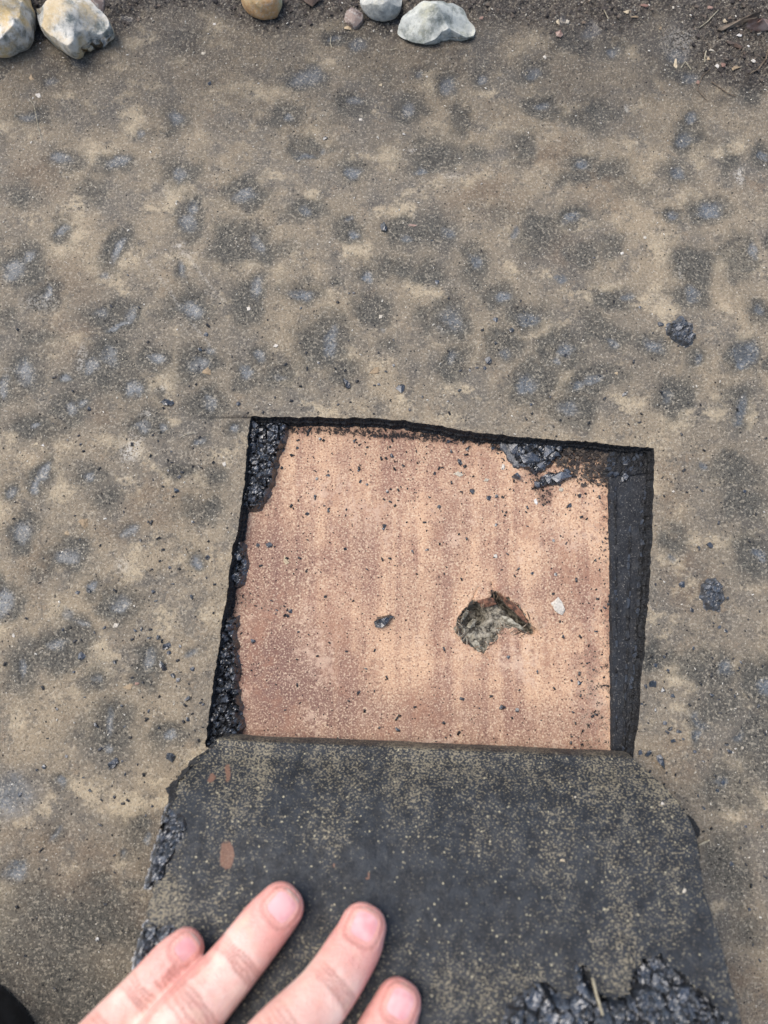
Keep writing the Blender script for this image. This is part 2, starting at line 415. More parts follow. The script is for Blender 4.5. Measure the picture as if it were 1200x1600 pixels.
# pebble imprints, then broad patches of painted shade: u, v, half width, half height, turn, darkness, cores [(u, v, half width, half height, turn)]
I = [(75,125,28,18,0,.7,[(78,128,12,7,0)]),(130,100,30,20,10,.7,[(126,98,10,8,0)]),(50,178,24,22,0,.8,[(43,178,10,9,0)]),(100,255,34,28,0,.8,[(92,250,14,9,0)]),
(270,190,26,24,0,.8,[(272,184,13,8,20)]),(225,208,20,14,0,.6,[(222,206,7,6,0)]),(180,255,38,20,10,.7,[(183,252,15,8,-20)]),(278,272,38,32,0,.9,[(281,272,8,14,10)]),
(150,300,34,24,0,.6,[]),(40,300,30,26,0,.6,[]),(476,120,30,24,-20,.9,[(478,118,24,16,-25)]),(552,160,28,26,0,.9,[(556,152,12,9,0)]),(640,165,25,22,0,.8,[(638,166,9,10,0)]),
(657,116,15,14,0,.7,[(657,117,6,7,0)]),(704,130,18,24,0,.9,[(704,133,11,14,0)]),(757,124,20,20,0,.7,[(757,124,9,7,0)]),(440,180,32,20,0,.9,[(447,183,8,6,0)]),
(482,233,40,20,0,1,[(472,243,16,5,0),(510,236,6,7,0)]),(556,266,28,22,0,.9,[(552,268,14,9,0)]),(676,240,42,28,0,1,[(658,261,10,6,0)]),(737,240,16,14,0,.6,[]),
(725,180,22,36,0,.8,[]),(595,112,24,22,0,.6,[]),(848,166,32,22,0,.8,[(848,166,12,7,-10)]),(827,113,26,18,0,.8,[(828,115,14,6,0)]),(1080,205,24,40,0,1,[(1076,214,12,10,0),(1080,180,8,8,0)]),
(1067,95,24,42,0,1,[(1062,82,16,12,0),(1076,115,12,10,0)]),(910,250,26,22,0,.8,[(910,250,8,7,0)]),(1060,266,26,26,0,.8,[(1061,266,10,10,40)]),(960,265,34,24,0,.8,[]),(925,180,44,24,0,.8,[]),
(815,235,26,30,0,.7,[]),(1140,250,16,22,0,.7,[]),(897,280,30,18,0,.7,[]),(33,410,36,44,10,1,[(20,420,12,20,30),(45,395,8,8,0)]),(95,358,20,22,0,.8,[(97,358,12,6,-25)]),
(187,385,24,40,35,1,[(187,388,6,20,30),(160,428,6,7,0)]),(293,345,24,38,10,1,[(297,327,9,11,0),(289,350,12,12,0)]),(75,460,32,30,0,.9,[(72,453,4,12,0)]),(180,492,40,28,-15,1,[(158,485,9,9,0),(180,507,20,5,-20),(200,484,7,12,15)]),
(287,424,14,24,-10,.9,[(287,422,6,16,-12)]),(298,480,38,30,0,1,[(300,484,20,14,0)]),(387,470,32,36,0,1,[]),(370,380,40,32,0,1,[(397,376,7,14,-20)]),(388,303,38,22,0,1,[(384,307,18,7,-15)]),
(168,572,42,50,-25,1,[(170,555,16,12,40),(142,567,10,12,0)]),(207,606,16,22,-10,1,[(209,608,7,14,-8)]),(240,560,28,22,0,1,[(242,560,12,8,0)]),(313,566,30,30,0,1,[(308,568,12,12,0),(330,548,6,5,0)]),
(377,580,26,26,0,.8,[(378,575,9,11,0)]),(40,585,42,38,0,1,[(40,580,18,20,0)]),(103,586,16,13,0,.8,[(104,586,8,6,-25)]),(407,380,22,30,0,1,[(404,380,7,13,-20)]),(405,458,20,36,10,1,[(405,448,9,18,0)]),
(473,332,32,20,0,.9,[(474,332,8,7,0)]),(535,355,30,26,0,.9,[(550,364,7,6,0),(543,340,8,5,0)]),(470,460,38,18,0,.8,[(466,460,20,7,0)]),(527,443,14,11,0,.7,[]),(510,528,42,44,0,1,[(519,530,10,22,5)]),
(577,437,18,17,0,.8,[(576,437,8,9,0)]),(635,362,30,28,0,.9,[(636,374,9,6,0)]),(613,420,34,22,0,.8,[]),(667,425,32,26,0,.9,[]),(587,487,28,26,0,.9,[(594,514,6,4,0)]),(687,355,34,38,0,.9,[(698,362,10,10,0)]),
(740,412,30,34,0,1,[(741,409,10,11,20)]),(707,497,32,36,0,1,[(709,497,14,22,0)]),(707,567,32,28,0,1,[(706,557,8,9,0)]),(785,545,30,32,0,1,[(789,556,10,10,0)]),(783,462,30,26,0,.8,[(788,462,12,8,0)]),
(440,577,38,24,0,1,[(440,584,12,6,0)]),(405,550,18,18,0,.9,[(405,551,8,8,0)]),(540,583,32,22,0,.9,[]),(667,500,22,16,30,.7,[]),(600,540,20,14,0,.6,[]),(823,495,32,28,0,.9,[(828,497,16,9,0)]),
(960,463,36,20,-10,1,[(983,460,7,7,0)]),(1077,458,32,28,0,1,[(1080,455,8,14,-25)]),(1153,398,30,36,0,1,[(1178,390,7,10,0)]),(1112,323,32,26,0,1,[(1113,323,14,12,0)]),(893,338,32,16,0,.9,[(895,338,14,5,5)]),
(843,367,42,42,0,.9,[(805,360,6,10,0)]),(945,517,38,24,35,1,[(954,535,10,7,30)]),(877,548,44,30,0,1,[(889,545,13,10,-30),(868,560,8,6,0)]),(1017,542,34,24,25,1,[(1020,540,18,10,30)]),(1168,556,28,32,35,1,[(1168,552,18,22,35),(1160,570,8,9,0)]),
(1183,481,24,24,0,1,[(1184,482,9,9,0)]),(927,594,50,17,-10,1,[(928,593,15,6,-10),(903,600,7,6,0)]),(833,602,36,38,0,1,[(826,605,14,14,0)]),(893,638,38,24,0,1,[(889,636,15,10,20)]),(1053,622,36,36,0,1,[(1040,620,9,12,0)]),
(1153,632,36,30,0,1,[(1160,634,9,14,20)]),(1090,562,22,24,0,1,[(1091,562,7,11,10)]),(1085,412,40,36,0,.9,[]),(1053,328,18,13,0,.8,[(1056,329,8,5,0)]),(910,392,28,22,0,.8,[(880,437,8,7,0)]),(113,638,30,28,0,1,[(114,637,8,8,0),(130,629,5,4,0)]),
(7,605,14,20,0,.8,[(2,603,6,12,0)]),(70,747,18,34,15,1,[(70,743,7,18,15),(60,763,5,10,20)]),(135,742,30,22,0,.7,[(135,742,9,9,0)]),(235,664,38,18,-10,1,[(221,667,12,7,-10),(257,665,8,5,0)]),(282,738,28,20,0,.8,[]),
(33,832,26,28,0,.9,[(32,830,14,13,30)]),(103,872,34,24,-20,.9,[(104,872,17,9,-20)]),(207,833,22,18,-20,.7,[(207,832,13,8,-35)]),(370,667,20,16,0,.7,[(371,667,7,6,0)]),(325,632,26,22,0,.9,[(325,632,10,9,-20)]),
(17,768,22,18,0,.8,[(17,768,10,7,0)]),(310,687,14,11,0,.6,[(310,686,7,5,0)]),(300,880,18,14,0,.7,[(301,880,8,7,0)]),(57,669,40,22,0,.8,[(59,668,6,4,0)]),(335,747,26,26,0,.8,[]),(313,795,26,20,0,.7,[]),(160,775,30,22,0,.5,[]),
(187,945,34,30,0,.9,[(188,943,12,11,0)]),(113,972,24,15,40,.6,[(105,960,6,10,-20),(120,978,15,5,28)]),(90,1008,46,28,0,.9,[(88,1005,9,7,0)]),(33,1050,34,42,0,.8,[(32,1049,6,15,-8)]),(142,913,20,14,0,.6,[(140,913,8,6,0)]),
(231,1027,24,28,20,.9,[(234,1022,10,12,30)]),(168,1138,42,48,0,1,[(168,1132,6,22,0),(166,1170,6,8,0)]),(150,1060,34,24,0,.8,[(152,1059,9,6,0)]),(215,1065,22,22,0,.8,[]),(264,1156,34,20,0,1,[(266,1156,10,6,0)]),
(8,1245,52,42,0,.3,[(8,1245,42,34,-15)]),(88,1228,18,16,0,.6,[(89,1226,7,7,0)]),(8,942,20,30,0,.9,[(4,942,10,18,0)]),(300,1022,16,10,0,.5,[(296,1022,12,4,-30)]),(60,905,24,20,0,.5,[]),(16,1362,32,26,0,.6,[(18,1362,18,15,0)]),
(88,1302,26,18,-40,.6,[(84,1304,17,4,-45)]),(187,1327,14,15,0,.6,[(186,1327,6,9,0)]),(215,1300,30,26,0,.9,[(227,1313,7,5,0)]),(138,1467,56,38,-15,1,[]),(200,1460,30,26,0,.9,[]),(120,1558,50,32,0,1,[]),(150,1385,24,16,0,.8,[]),(212,1385,16,14,0,.8,[]),
(1150,652,18,30,35,.9,[(1152,648,8,18,35)]),(1140,738,46,28,10,1,[]),(1166,792,38,30,0,1,[]),(1056,842,24,22,0,.6,[]),(1054,872,18,16,0,.4,[(1054,872,9,7,0)]),(1180,868,38,38,0,1,[(1186,866,9,9,0)]),(1098,722,8,10,0,.3,[(1101,722,4,7,0)]),
(1104,1044,42,26,0,1,[(1134,1042,12,12,0)]),(1186,1072,38,38,0,1,[(1196,1078,10,12,0)]),(1026,1022,28,20,0,.9,[]),(1122,1100,44,26,0,.7,[]),(1098,1130,22,14,30,.6,[(1100,1128,16,7,28)]),(1092,1147,12,9,0,.6,[(1092,1146,8,6,0)]),
(1157,1153,14,14,0,.6,[(1157,1152,7,9,30)]),(1186,1175,32,56,0,1,[]),(1135,1235,46,38,0,1,[(1122,1222,9,6,0)]),(1135,1345,40,46,0,1,[]),(1060,1030,24,14,0,.7,[]),(1170,1450,30,30,0,.8,[]),(1165,1400,20,26,0,.6,[]),
(60,30,60,30,0,.7,[]),(300,60,50,26,0,.5,[]),(560,60,26,20,0,.6,[(560,62,12,9,0)]),(900,60,40,30,0,.9,[(928,45,12,10,0),(880,30,12,8,0)]),(960,75,30,20,0,.7,[(958,78,9,8,0)]),(1170,150,26,24,0,.8,[]),(780,40,20,30,0,.5,[]),
(440,395,26,20,0,.4,[]),(770,330,30,24,0,.5,[]),(60,530,34,22,0,.7,[]),(15,500,20,24,0,.6,[]),(250,620,16,14,0,.5,[]),(1000,300,40,24,0,.5,[]),(960,380,34,20,0,.6,[]),(40,1560,150,90,0,1.0,[]),(50,1440,110,70,0,.7,[]),(170,1420,80,50,0,.6,[]),(240,1350,40,80,0,.4,[])]  # the last four broad blobs paint lower-left shade into the membrane colour
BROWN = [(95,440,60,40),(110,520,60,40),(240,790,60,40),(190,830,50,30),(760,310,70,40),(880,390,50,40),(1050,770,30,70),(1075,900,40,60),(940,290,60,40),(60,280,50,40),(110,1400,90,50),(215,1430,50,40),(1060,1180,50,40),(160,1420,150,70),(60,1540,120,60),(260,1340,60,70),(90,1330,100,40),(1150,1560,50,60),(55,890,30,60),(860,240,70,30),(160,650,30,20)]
PALE = [(205,700,16,22,.9),(228,650,14,6,.5),(125,560,7,24,.7),(280,385,8,9,.8),(293,400,14,7,.5),(1158,272,7,16,1.0),(976,165,4,9,1.0),(60,470,30,18,.35),(1062,60,34,26,.45),(190,885,14,12,.5),(705,275,14,8,.5),(640,230,8,5,.6),(690,515,8,6,.4),(255,607,8,8,.6),(1062,505,10,6,.3)]
SCRATCH = [((228,405),(262,450)),((262,450),(282,480)),((300,505),(328,540)),((283,387),(340,462)),((60,200),(70,224)),((5,575),(18,579)),((282,680),(305,675)),((1063,425),(1068,440)),((350,470),(320,455))]

# ---------------------------------------------------------------- the roof membrane round the hole
STEP = 0.001
gx = np.arange(-0.300, 0.3001, STEP); gy = np.arange(-0.300, 0.3601, STEP)
NX, NY = len(gx), len(gy)
GX, GY = np.meshgrid(gx, gy)
hole_sd = poly_sd(GX, GY, HOLE)
wx = fbm(GX, GY, 70, 3, 11) * 0.011 + fbm(GX, GY, 260, 2, 15) * 0.004
wy = fbm(GX, GY, 70, 3, 21) * 0.011 + fbm(GX, GY, 260, 2, 25) * 0.004
imp_shade = np.zeros(GX.shape); she = imp_shade.copy(); rust = imp_shade.copy(); pale = imp_shade.copy(); gash = imp_shade.copy(); halo = imp_shade.copy()
def blob(dst, u, v, ru, rv, rot, k, inner, outer, warp=1.0):
    p = at(u, v); s = mpp(v); rx, ry = ru * s, rv * s
    m = max(rx, ry) * outer + 0.01
    i0, i1 = np.searchsorted(gx, p.x - m), np.searchsorted(gx, p.x + m)
    j0, j1 = np.searchsorted(gy, p.y - m), np.searchsorted(gy, p.y + m)
    if i0 >= i1 or j0 >= j1: return
    sl = (slice(j0, j1), slice(i0, i1))
    dx, dy = GX[sl] + wx[sl] * warp - p.x, GY[sl] + wy[sl] * warp - p.y
    a = R(-rot); ca, sa = math.cos(a), math.sin(a)
    d = np.hypot((dx * ca + dy * sa) / rx, (-dx * sa + dy * ca) / ry)
    dst[sl] = np.maximum(dst[sl], k * (1 - sm(inner, outer, d)))
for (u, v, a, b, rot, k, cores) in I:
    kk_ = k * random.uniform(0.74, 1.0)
    blob(imp_shade, u, v, a, b, rot, kk_, 0.1, 1.5)
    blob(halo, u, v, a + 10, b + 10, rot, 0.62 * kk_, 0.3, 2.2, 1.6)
    for (cu, cv, ca_, cb_, cr) in cores:
        blob(she, cu, cv, ca_ * 1.12 + 1, cb_ * 1.12 + 1, cr, random.uniform(.75, 1.0), 0.2, 1.7, 0.6)
rs = np.random.RandomState(3)
for k in range(260):                       # beyond the frame the pattern goes on
    x, y = rs.uniform(-0.29, 0.29), rs.uniform(-0.29, 0.35)
    if -0.19 < x < 0.19 and -0.24 < y < 0.26: continue
    d_ = rs.uniform(0.006, 0.012)
    s_ = 1 / mpp(800)
    uv = (600 + x / mpp(800), 800 - y / mpp(800))
    for dst, kk, q in ((imp_shade, 0.9, 1.0), (she, 1.0, 0.4)):
        dx, dy = GX + wx - x, GY + wy - y
        dst[:] = np.maximum(dst, kk * (1 - sm(0.5, 1.3, np.hypot(dx / (d_ * q), dy / (d_ * q * rs.uniform(.6, 1))))))
imp_shade = np.clip(imp_shade + halo * (0.75 + 0.9 * fbm(GX, GY, 45, 3, 57)), 0, 1)
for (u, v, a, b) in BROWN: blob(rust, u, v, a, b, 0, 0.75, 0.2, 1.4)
for (u, v, a, b, k) in PALE: blob(pale, u, v, a, b, 0, k, 0.2, 1.3, 0.5)
for a, b in SCRATCH:
    pa, pb = at(*a), at(*b)
    pale = np.maximum(pale, 0.42 * (1 - sm(0.0002, 0.0010, seg_d(GX, GY, pa, pb))))
# soil: a band along the top and a deeper pocket at the top right
edge_v = at(600, 52).y + fbm(GX, GX * 0, 18, 3, 31) * 0.030
soil = sm(-0.022, 0.022, GY - edge_v)
p = at(1170, 40)
soil = np.maximum(soil, 1 - sm(0.5, 1.15, np.hypot((GX - p.x) / 0.052, (GY - p.y) / 0.048)))
soil = np.maximum(soil, 0.55 * sm(-0.03, 0.12, GY - at(600, 330).y) + 0.25 * fbm(GX, GY, 40, 3, 35) * sm(0.0, 0.1, GY - at(600, 330).y))
Hm = fbm(GX, GY, 14, 3, 41) * 0.0035 + fbm(GX, GY, 60, 3, 45) * 0.0016 - imp_shade * 0.0011 - she * 0.0003
f_, c_ = facets(GX, GY, 0.0035, 5, 0.5)
Hm += soil ** 2 * (0.0014 * f_ + fbm(GX, GY, 220, 3, 49) * 0.0022)
border = np.minimum(np.minimum(GX - gx[0], gx[-1] - GX), np.minimum(GY - gy[0], gy[-1] - GY))
Hm *= sm(0, 0.03, border)
lip = (1 - sm(0.0, 0.006, np.abs(hole_sd)))
Hm = Hm * (1 - 0.7 * lip)
pc0, pc1 = at(312, 650), at(394, 652)
dcrack = seg_d(GX, GY + fbm(GX, GY, 300, 2, 53) * 0.0012, pc0, pc1)
cr = 1 - sm(0.0002, 0.0012, dcrack)
taper = np.clip((GX - pc0.x) / (pc1.x - pc0.x), 0, 1)
Hm -= 0.0025 * cr * taper
gash = np.maximum(gash, cr * (0.35 + 0.6 * taper))
Hm += 0.0010 * (1 - sm(0.001, 0.004, dcrack)) * (GY < pc0.y) * taper
# snap the vertices next to the cut on to it and leave the hole out
V = np.stack([GX, GY, Hm], -1).reshape(-1, 3)
sdv = hole_sd.ravel()
rag = HOLE.copy()
dense = []
for i in range(len(rag)):
    a, b = rag[i], rag[(i + 1) % len(rag)]
    nseg = max(2, int(np.hypot(*(b - a)) / 0.0007))
    for k in range(nseg): dense.append(a + (b - a) * k / nseg)
dense = np.array(dense)
dn = np.roll(dense, -1, 0) - np.roll(dense, 1, 0)
dn = np.stack([dn[:, 1], -dn[:, 0]], 1); dn /= np.linalg.norm(dn, axis=1)[:, None]
cen = HOLE.mean(0)
dn *= np.sign(((cen - dense) * dn).sum(1))[:, None]       # towards the inside
rough_edge = fbm(dense[:, 0], dense[:, 1], 500, 3, 61) * 0.0011 + fbm(dense[:, 0], dense[:, 1], 90, 2, 65) * 0.0012
dense = dense + dn * rough_edge[:, None]
hole_sd2 = poly_sd(GX, GY, dense[::2]) if False else None
near = np.where(np.abs(sdv) < 0.0030)[0]
for i in near:
    d2 = ((dense - V[i, :2]) ** 2).sum(1)
    k = int(d2.argmin())
    inside = ((V[i, :2] - dense[k]) * dn[k]).sum() > 0
    sdv[i] = -math.sqrt(d2[k]) if inside else math.sqrt(d2[k])
    if d2[k] < (0.72 * STEP) ** 2:
        V[i, :2] = dense[k]; sdv[i] = 0.0
q = grid_faces(NX, NY)
tri = np.concatenate([q[:, [0, 1, 2]], q[:, [0, 2, 3]]])
keep = sdv[tri].mean(1) > 1e-7
att = dict(imprint=imp_shade, sheen=she, soil=soil, pale=pale, rust=rust, gash=gash)
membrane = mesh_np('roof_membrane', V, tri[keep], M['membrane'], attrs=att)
tag(membrane, 'dusty tan felt roof with dark pebble imprints and a square hole cut through it', 'roof', kind='structure')
def hm(x, y):
    i = min(max((x - gx[0]) / STEP, 0), NX - 2); j = min(max((y - gy[0]) / STEP, 0), NY - 2)
    a, b = int(i), int(j); fx, fy = i - a, j - b
    return float((Hm[b, a] * (1 - fx) + Hm[b, a + 1] * fx) * (1 - fy) + (Hm[b + 1, a] * (1 - fx) + Hm[b + 1, a + 1] * fx) * fy)
# the roof beyond, out to where nothing of it can be told apart
bm = bmesh.new()
x0, x1, y0, y1, B = gx[0], gx[-1], gy[0], gy[-1], 20
ysoil = at(600, 52).y
sv_ = []
for (a, b, c, d, e_) in ((-B, -B, B, y0, 0), (-B, y1, B, 1.2, 1), (-B, 1.2, B, B, 0), (-B, y0, x0, ysoil, 0), (-B, ysoil, x0, y1, 1), (x1, y0, B, ysoil, 0), (x1, ysoil, B, y1, 1)):
    bm.faces.new([bm.verts.new(p_) for p_ in ((a, b, 0), (c, b, 0), (c, d, 0), (a, d, 0))]); sv_ += [e_] * 4
me = bpy.data.meshes.new('roof'); bm.to_mesh(me); bm.free(); me.attributes.new('soil', 'FLOAT', 'POINT').data.foreach_set('value', np.array(sv_, np.float32)); me.materials.append(M['membrane'])
tag(link('roof', me), 'flat felt roof carrying on round the cut', 'roof', kind='structure')

# the cut edge of the felt: layered, slightly sloped, torn
prof = [(0.0000, 0.0001), (0.0002, -0.0005), (0.0004, -0.0016), (0.0008, -0.0036), (0.0015, -0.0041), (0.0017, -0.0066), (0.0024, -0.0071), (0.0026, -0.0092)]
rows = []
for k, (ins, z) in enumerate(prof):
    jit = fbm(dense[:, 0] + k * .31, dense[:, 1], 700, 3, 71 + k) * 0.0009 * min(k, 3) / 3
    zj = fbm(dense[:, 0] + k * .17, dense[:, 1], 300, 2, 75 + k) * 0.0009 * (1 < k < 7)
    hz = np.array([hm(*p_) for p_ in dense]) * max(0, 1 - k / 3)
    ra = (np.random.RandomState(400 + k).rand(len(dense), 2) - .5) * 0.0007 * (0 < k < 7)
    rows.append(np.column_stack([dense + dn * (ins + jit + ra[:, 0])[:, None], z + zj + hz + ra[:, 1]]))
n = len(dense); VV = np.concatenate(rows); FF = []
for k in range(len(prof) - 1):
    a = np.arange(n); b = (a + 1) % n
    FF.append(np.stack([k * n + a, k * n + b, (k + 1) * n + b, (k + 1) * n + a], 1))
mesh_np('cut_edge', VV, np.concatenate(FF), M['cut'], membrane, smooth=False)

# ---------------------------------------------------------------- the board laid bare in the hole
bx = np.arange(-0.105, 0.1401, 0.0006); by = np.arange(-0.130, 0.0551, 0.0006)
BX, BY = np.meshgrid(bx, by)
TEAR_PX = [(712, 988), (713, 975), (720, 962), (728, 950), (738, 938), (752, 940), (764, 938), (772, 922), (780, 932), (793, 936), (803, 941), (812, 948), (819, 960), (828, 972),
           (836, 984), (829, 989), (819, 990), (808, 984), (790, 979), (783, 986), (774, 999), (764, 1008), (756, 1022), (744, 1016), (733, 1009), (722, 1000)]
TEAR = pxpoly(TEAR_PX, ZB)
tw = fbm(BX, BY, 420, 4, 81) * 0.0034
tsd = poly_sd(BX, BY, TEAR) + tw
c0 = at(741, 962, ZB)
deep = np.clip(1 - np.hypot((BX - c0.x) / 0.012, (BY - c0.y) / 0.010), 0, 1)
Hb = np.where(tsd < 0, -np.minimum(0.0028, -tsd * 1.6) - 0.010 * sm(0.30, 0.75, deep), 0.0)
fb, fcr = facets(BX, BY, 0.0021, 9, 0.9)
inside_t = sm(0.0003, -0.0012, tsd)
Hb += inside_t * (fb * 0.0012 + fbm(BX, BY, 700, 3, 85) * 0.0016)
Hb += 0.0007 * (1 - sm(0.0002, 0.0025, tsd)) * (tsd > 0) * (0.4 + 1.2 * fbm(BX, BY, 200, 2, 88))
Hb += fbm(BX, BY, 35, 3, 91) * 0.0007
for a, b in (((738, 938), (747, 918)), ((772, 922), (768, 912)), ((836, 984), (842, 992)), ((756, 1022), (766, 1030))):
    Hb -= 0.0012 * (1 - sm(0.0001, 0.0008, seg_d(BX, BY, at(*a, ZB), at(*b, ZB)) + tw * 0.3))
cr_ = seg_d(BX, BY, at(776, 934, ZB), at(830, 986, ZB)) + tw * .4
Hb -= 0.0085 * np.exp(-(cr_ / 0.0014) ** 2)
Hb += 0.0011 * (1 - sm(0.0, 0.004, np.abs(seg_d(BX, BY, at(782, 920, ZB), at(838, 974, ZB))))) * (tsd > -.0005)
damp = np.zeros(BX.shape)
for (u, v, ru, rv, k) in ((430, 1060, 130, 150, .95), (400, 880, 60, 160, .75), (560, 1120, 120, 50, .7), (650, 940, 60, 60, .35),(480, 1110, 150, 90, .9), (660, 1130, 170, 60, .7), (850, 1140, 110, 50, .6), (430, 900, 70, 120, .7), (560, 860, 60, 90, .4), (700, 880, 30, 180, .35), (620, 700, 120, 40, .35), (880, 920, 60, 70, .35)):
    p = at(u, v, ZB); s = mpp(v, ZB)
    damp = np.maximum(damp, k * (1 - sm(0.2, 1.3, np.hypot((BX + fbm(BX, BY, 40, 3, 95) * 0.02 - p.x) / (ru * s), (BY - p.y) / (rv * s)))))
bsd = -poly_sd(BX, BY, HOLE)
dirt = np.zeros(BX.shape)
for (u0, v0, u1, v1, wd, k) in ((440, 668, 780, 690, 14, .7), (780, 690, 950, 705, 30, .85), (385, 690, 350, 1000, 22, .7), (925, 740, 950, 745, 30, .6), (948, 760, 954, 1180, 22, .44), (930, 1040, 935, 1180, 60, .40), (350, 985, 372, 1160, 24, .6),
                            (835, 740, 850, 775, 26, .6), (380, 940, 440, 948, 18, .38), (930, 760, 930, 1000, 70, .22), (480, 700, 640, 720, 50, .2)):
    s = mpp((v0 + v1) / 2, ZB)
    dirt = np.maximum(dirt, k * (1 - sm(0.1, 1.25, seg_d(BX, BY, at(u0, v0, ZB), at(u1, v1, ZB)) / (wd * s))))
board = empty('insulation_board', (0, 0, 0))
tag(board, 'pinkish brown fibre board laid bare in the square hole, punctured right of its middle', 'board')
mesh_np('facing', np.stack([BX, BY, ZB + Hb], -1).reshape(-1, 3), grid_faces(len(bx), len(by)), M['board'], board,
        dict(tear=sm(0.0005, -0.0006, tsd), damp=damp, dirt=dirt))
def hb(x, y):
    i = int(min(max((x - bx[0]) / 0.0006, 0), len(bx) - 1)); j = int(min(max((y - by[0]) / 0.0006, 0), len(by) - 1))
    return ZB + float(Hb[j, i])

def shard(name, pts_px, zs, thick, mat, parent=None, bow=0.0, seed=0):
    """thin torn piece: outline on the photograph, own height at each corner, real thickness"""
    bmx = bmesh.new()
    top = []
    rr = random.Random(seed)
    P = [at(u, v, z) for (u, v), z in zip(pts_px, zs)]
    c = sum(P, Vector()) / len(P) + Vector((0, 0, bow))
    ring = []
    for i in range(len(P)):
        a, b = P[i], P[(i + 1) % len(P)]
        ring.append(a)
        ring.append((a + b) / 2 + Vector((rr.uniform(-1, 1), rr.uniform(-1, 1), rr.uniform(-.5, 1))) * 0.0004)
    tv = [bmx.verts.new(p_) for p_ in ring]; bv = [bmx.verts.new(p_ - Vector((0, 0, thick))) for p_ in ring]
    ct, cb = bmx.verts.new(c), bmx.verts.new(c - Vector((0, 0, thick)))
    m = len(ring)
    for i in range(m):
        j = (i + 1) % m
        bmx.faces.new((tv[i], tv[j], ct)); bmx.faces.new((bv[j], bv[i], cb)); bmx.faces.new((tv[j], tv[i], bv[i], bv[j]))
    bmesh.ops.recalc_face_normals(bmx, faces=bmx.faces)
    mm = bpy.data.meshes.new(name); bmx.to_mesh(mm); bmx.free(); mm.materials.append(mat)
    return link(name, mm, parent)
M['torn'] = mat_plain('torn_facing', (76, 58, 50), (156, 112, 90), 420, 0.85)
M['fibre'] = mat_plain('pale_fibre', (104, 98, 84), (190, 184, 166), 500, 0.85)
z = ZB
shard('torn_facing', [(776, 926), (789, 934), (803, 942), (817, 958), (826, 974), (815, 968), (803, 955), (790, 944)], [z + .0005, z + .0022, z + .0026, z + .0022, z + .0004, z + .0006, z + .0008, z + .0004], 0.0007, M['torn'], board, 0.0006, 1)
shard('torn_facing', [(745, 940), (758, 935), (770, 934), (776, 944), (764, 948), (752, 949)], [z + .0003, z + .0012, z + .0018, z + .0004, z - .001, z - .001], 0.0006, M['torn'], board, 0.0006, 2)
shard('torn_fibre', [(731, 975), (740, 966), (745, 970), (742, 979), (734, 985), (728, 984)], [z - .004, z - .0028, z - .003, z - .0034, z - .004, z - .004], 0.0012, M['fibre'], board, 0.0016, 3)
shard('torn_fibre', [(722, 962), (729, 951), (733, 954), (727, 966), (720, 974)], [z + .0002, z + .0012, z + .0003, z - .001, z], 0.0005, M['fibre'], board, 0.0003, 4)
shard('torn_fibre', [(735, 1004), (744, 1000), (750, 1010), (756, 1020), (746, 1016)], [z, z + .001, z + .0012, z + .0004, z + .0003], 0.0005, M['fibre'], board, 0.0005, 5)
shard('torn_fibre', [(784, 962), (800, 967), (812, 976), (820, 985), (806, 980), (790, 974)], [z - .001, z + .0002, z + .0006, z + .0004, z + .0003, z - .0004], 0.0006, M['fibre'], board, 0.0008, 6)

# ---------------------------------------------------------------- lumps of old bitumen left in the hole
def lumps(name, pts, zbase, amp, cell, mat, parent=None, seed=1, zf=None, step=0.0006, spread=0.0025, rag=0.003):
    P = pxpoly(pts, zbase if zf is None else zf)
    X, Y = np.meshgrid(np.arange(P[:, 0].min() - .003, P[:, 0].max() + .003, step), np.arange(P[:, 1].min() - .003, P[:, 1].max() + .003, step))
    sd_ = poly_sd(X, Y, P) + fbm(X, Y, 320, 3, seed + 5) * rag
    f1, k1 = facets(X, Y, cell, seed, 0.9) if cell < .02 else (fbm(X, Y, 160, 4, seed) + .5, 0)
    bl = CELL[0] * 1.3 if cell < .02 else X * 0
    f2, k2 = facets(X + .1, Y + .1, cell * 0.42, seed + 1, 0.9) if cell < .02 else (0, 0)
    e = sm(0.0006, -spread, sd_)
    Z = (zbase if zf is None else 0) - 0.0006 + e * (0.0008 + amp * (0.55 + 0.55 * f1 + 0.22 * f2 + 0.5 * fbm(X, Y, 120, 2, seed + 9)))
    return X, Y, Z, sd_, bl
def lump_mesh(name, pts, zbase, amp, cell, mat, parent=None, seed=1, **kw):
    X, Y, Z, sd_, bl = lumps(name, pts, zbase, amp, cell, mat, parent, seed, **kw)
    q_ = grid_faces(X.shape[1], X.shape[0])
    q_ = q_[(sd_.ravel()[q_] < 0.0006).any(1)]
    used, inv = np.unique(q_, return_inverse=True)
    return mesh_np(name, np.stack([X, Y, Z], -1).reshape(-1, 3)[used], inv.reshape(-1, 4), mat, parent, dict(bloom_glint=bl.ravel()[used]), smooth=False)
o = lump_mesh('bitumen_residue', [(388, 655), (455, 660), (449, 690), (437, 718), (431, 757), (421, 780), (408, 797), (384, 802), (376, 790), (382, 740)], ZB, 0.0048, 0.0044, M['bitumen'], seed=101)
tag(o, 'broad black bitumen lump filling the top left corner of the hole', 'bitumen')
o = lump_mesh('bitumen_residue', [(366, 838), (384, 846), (389, 880), (385, 908), (372, 921), (352, 925)], ZB, 0.0042, 0.0036, M['bitumen'], seed=111)
tag(o, 'short black bitumen lump halfway down the left side of the hole', 'bitumen')
o = lump_mesh('bitumen_residue', [(345, 955), (374, 962), (371, 1000), (377, 1040), (374, 1065), (381, 1108), (383, 1126), (377, 1165), (320, 1168), (332, 1090), (339, 1020)], ZB, 0.0050, 0.0040, M['bitumen'], seed=121)
tag(o, 'long knobbly black bitumen lump down the lower left side of the hole', 'bitumen')
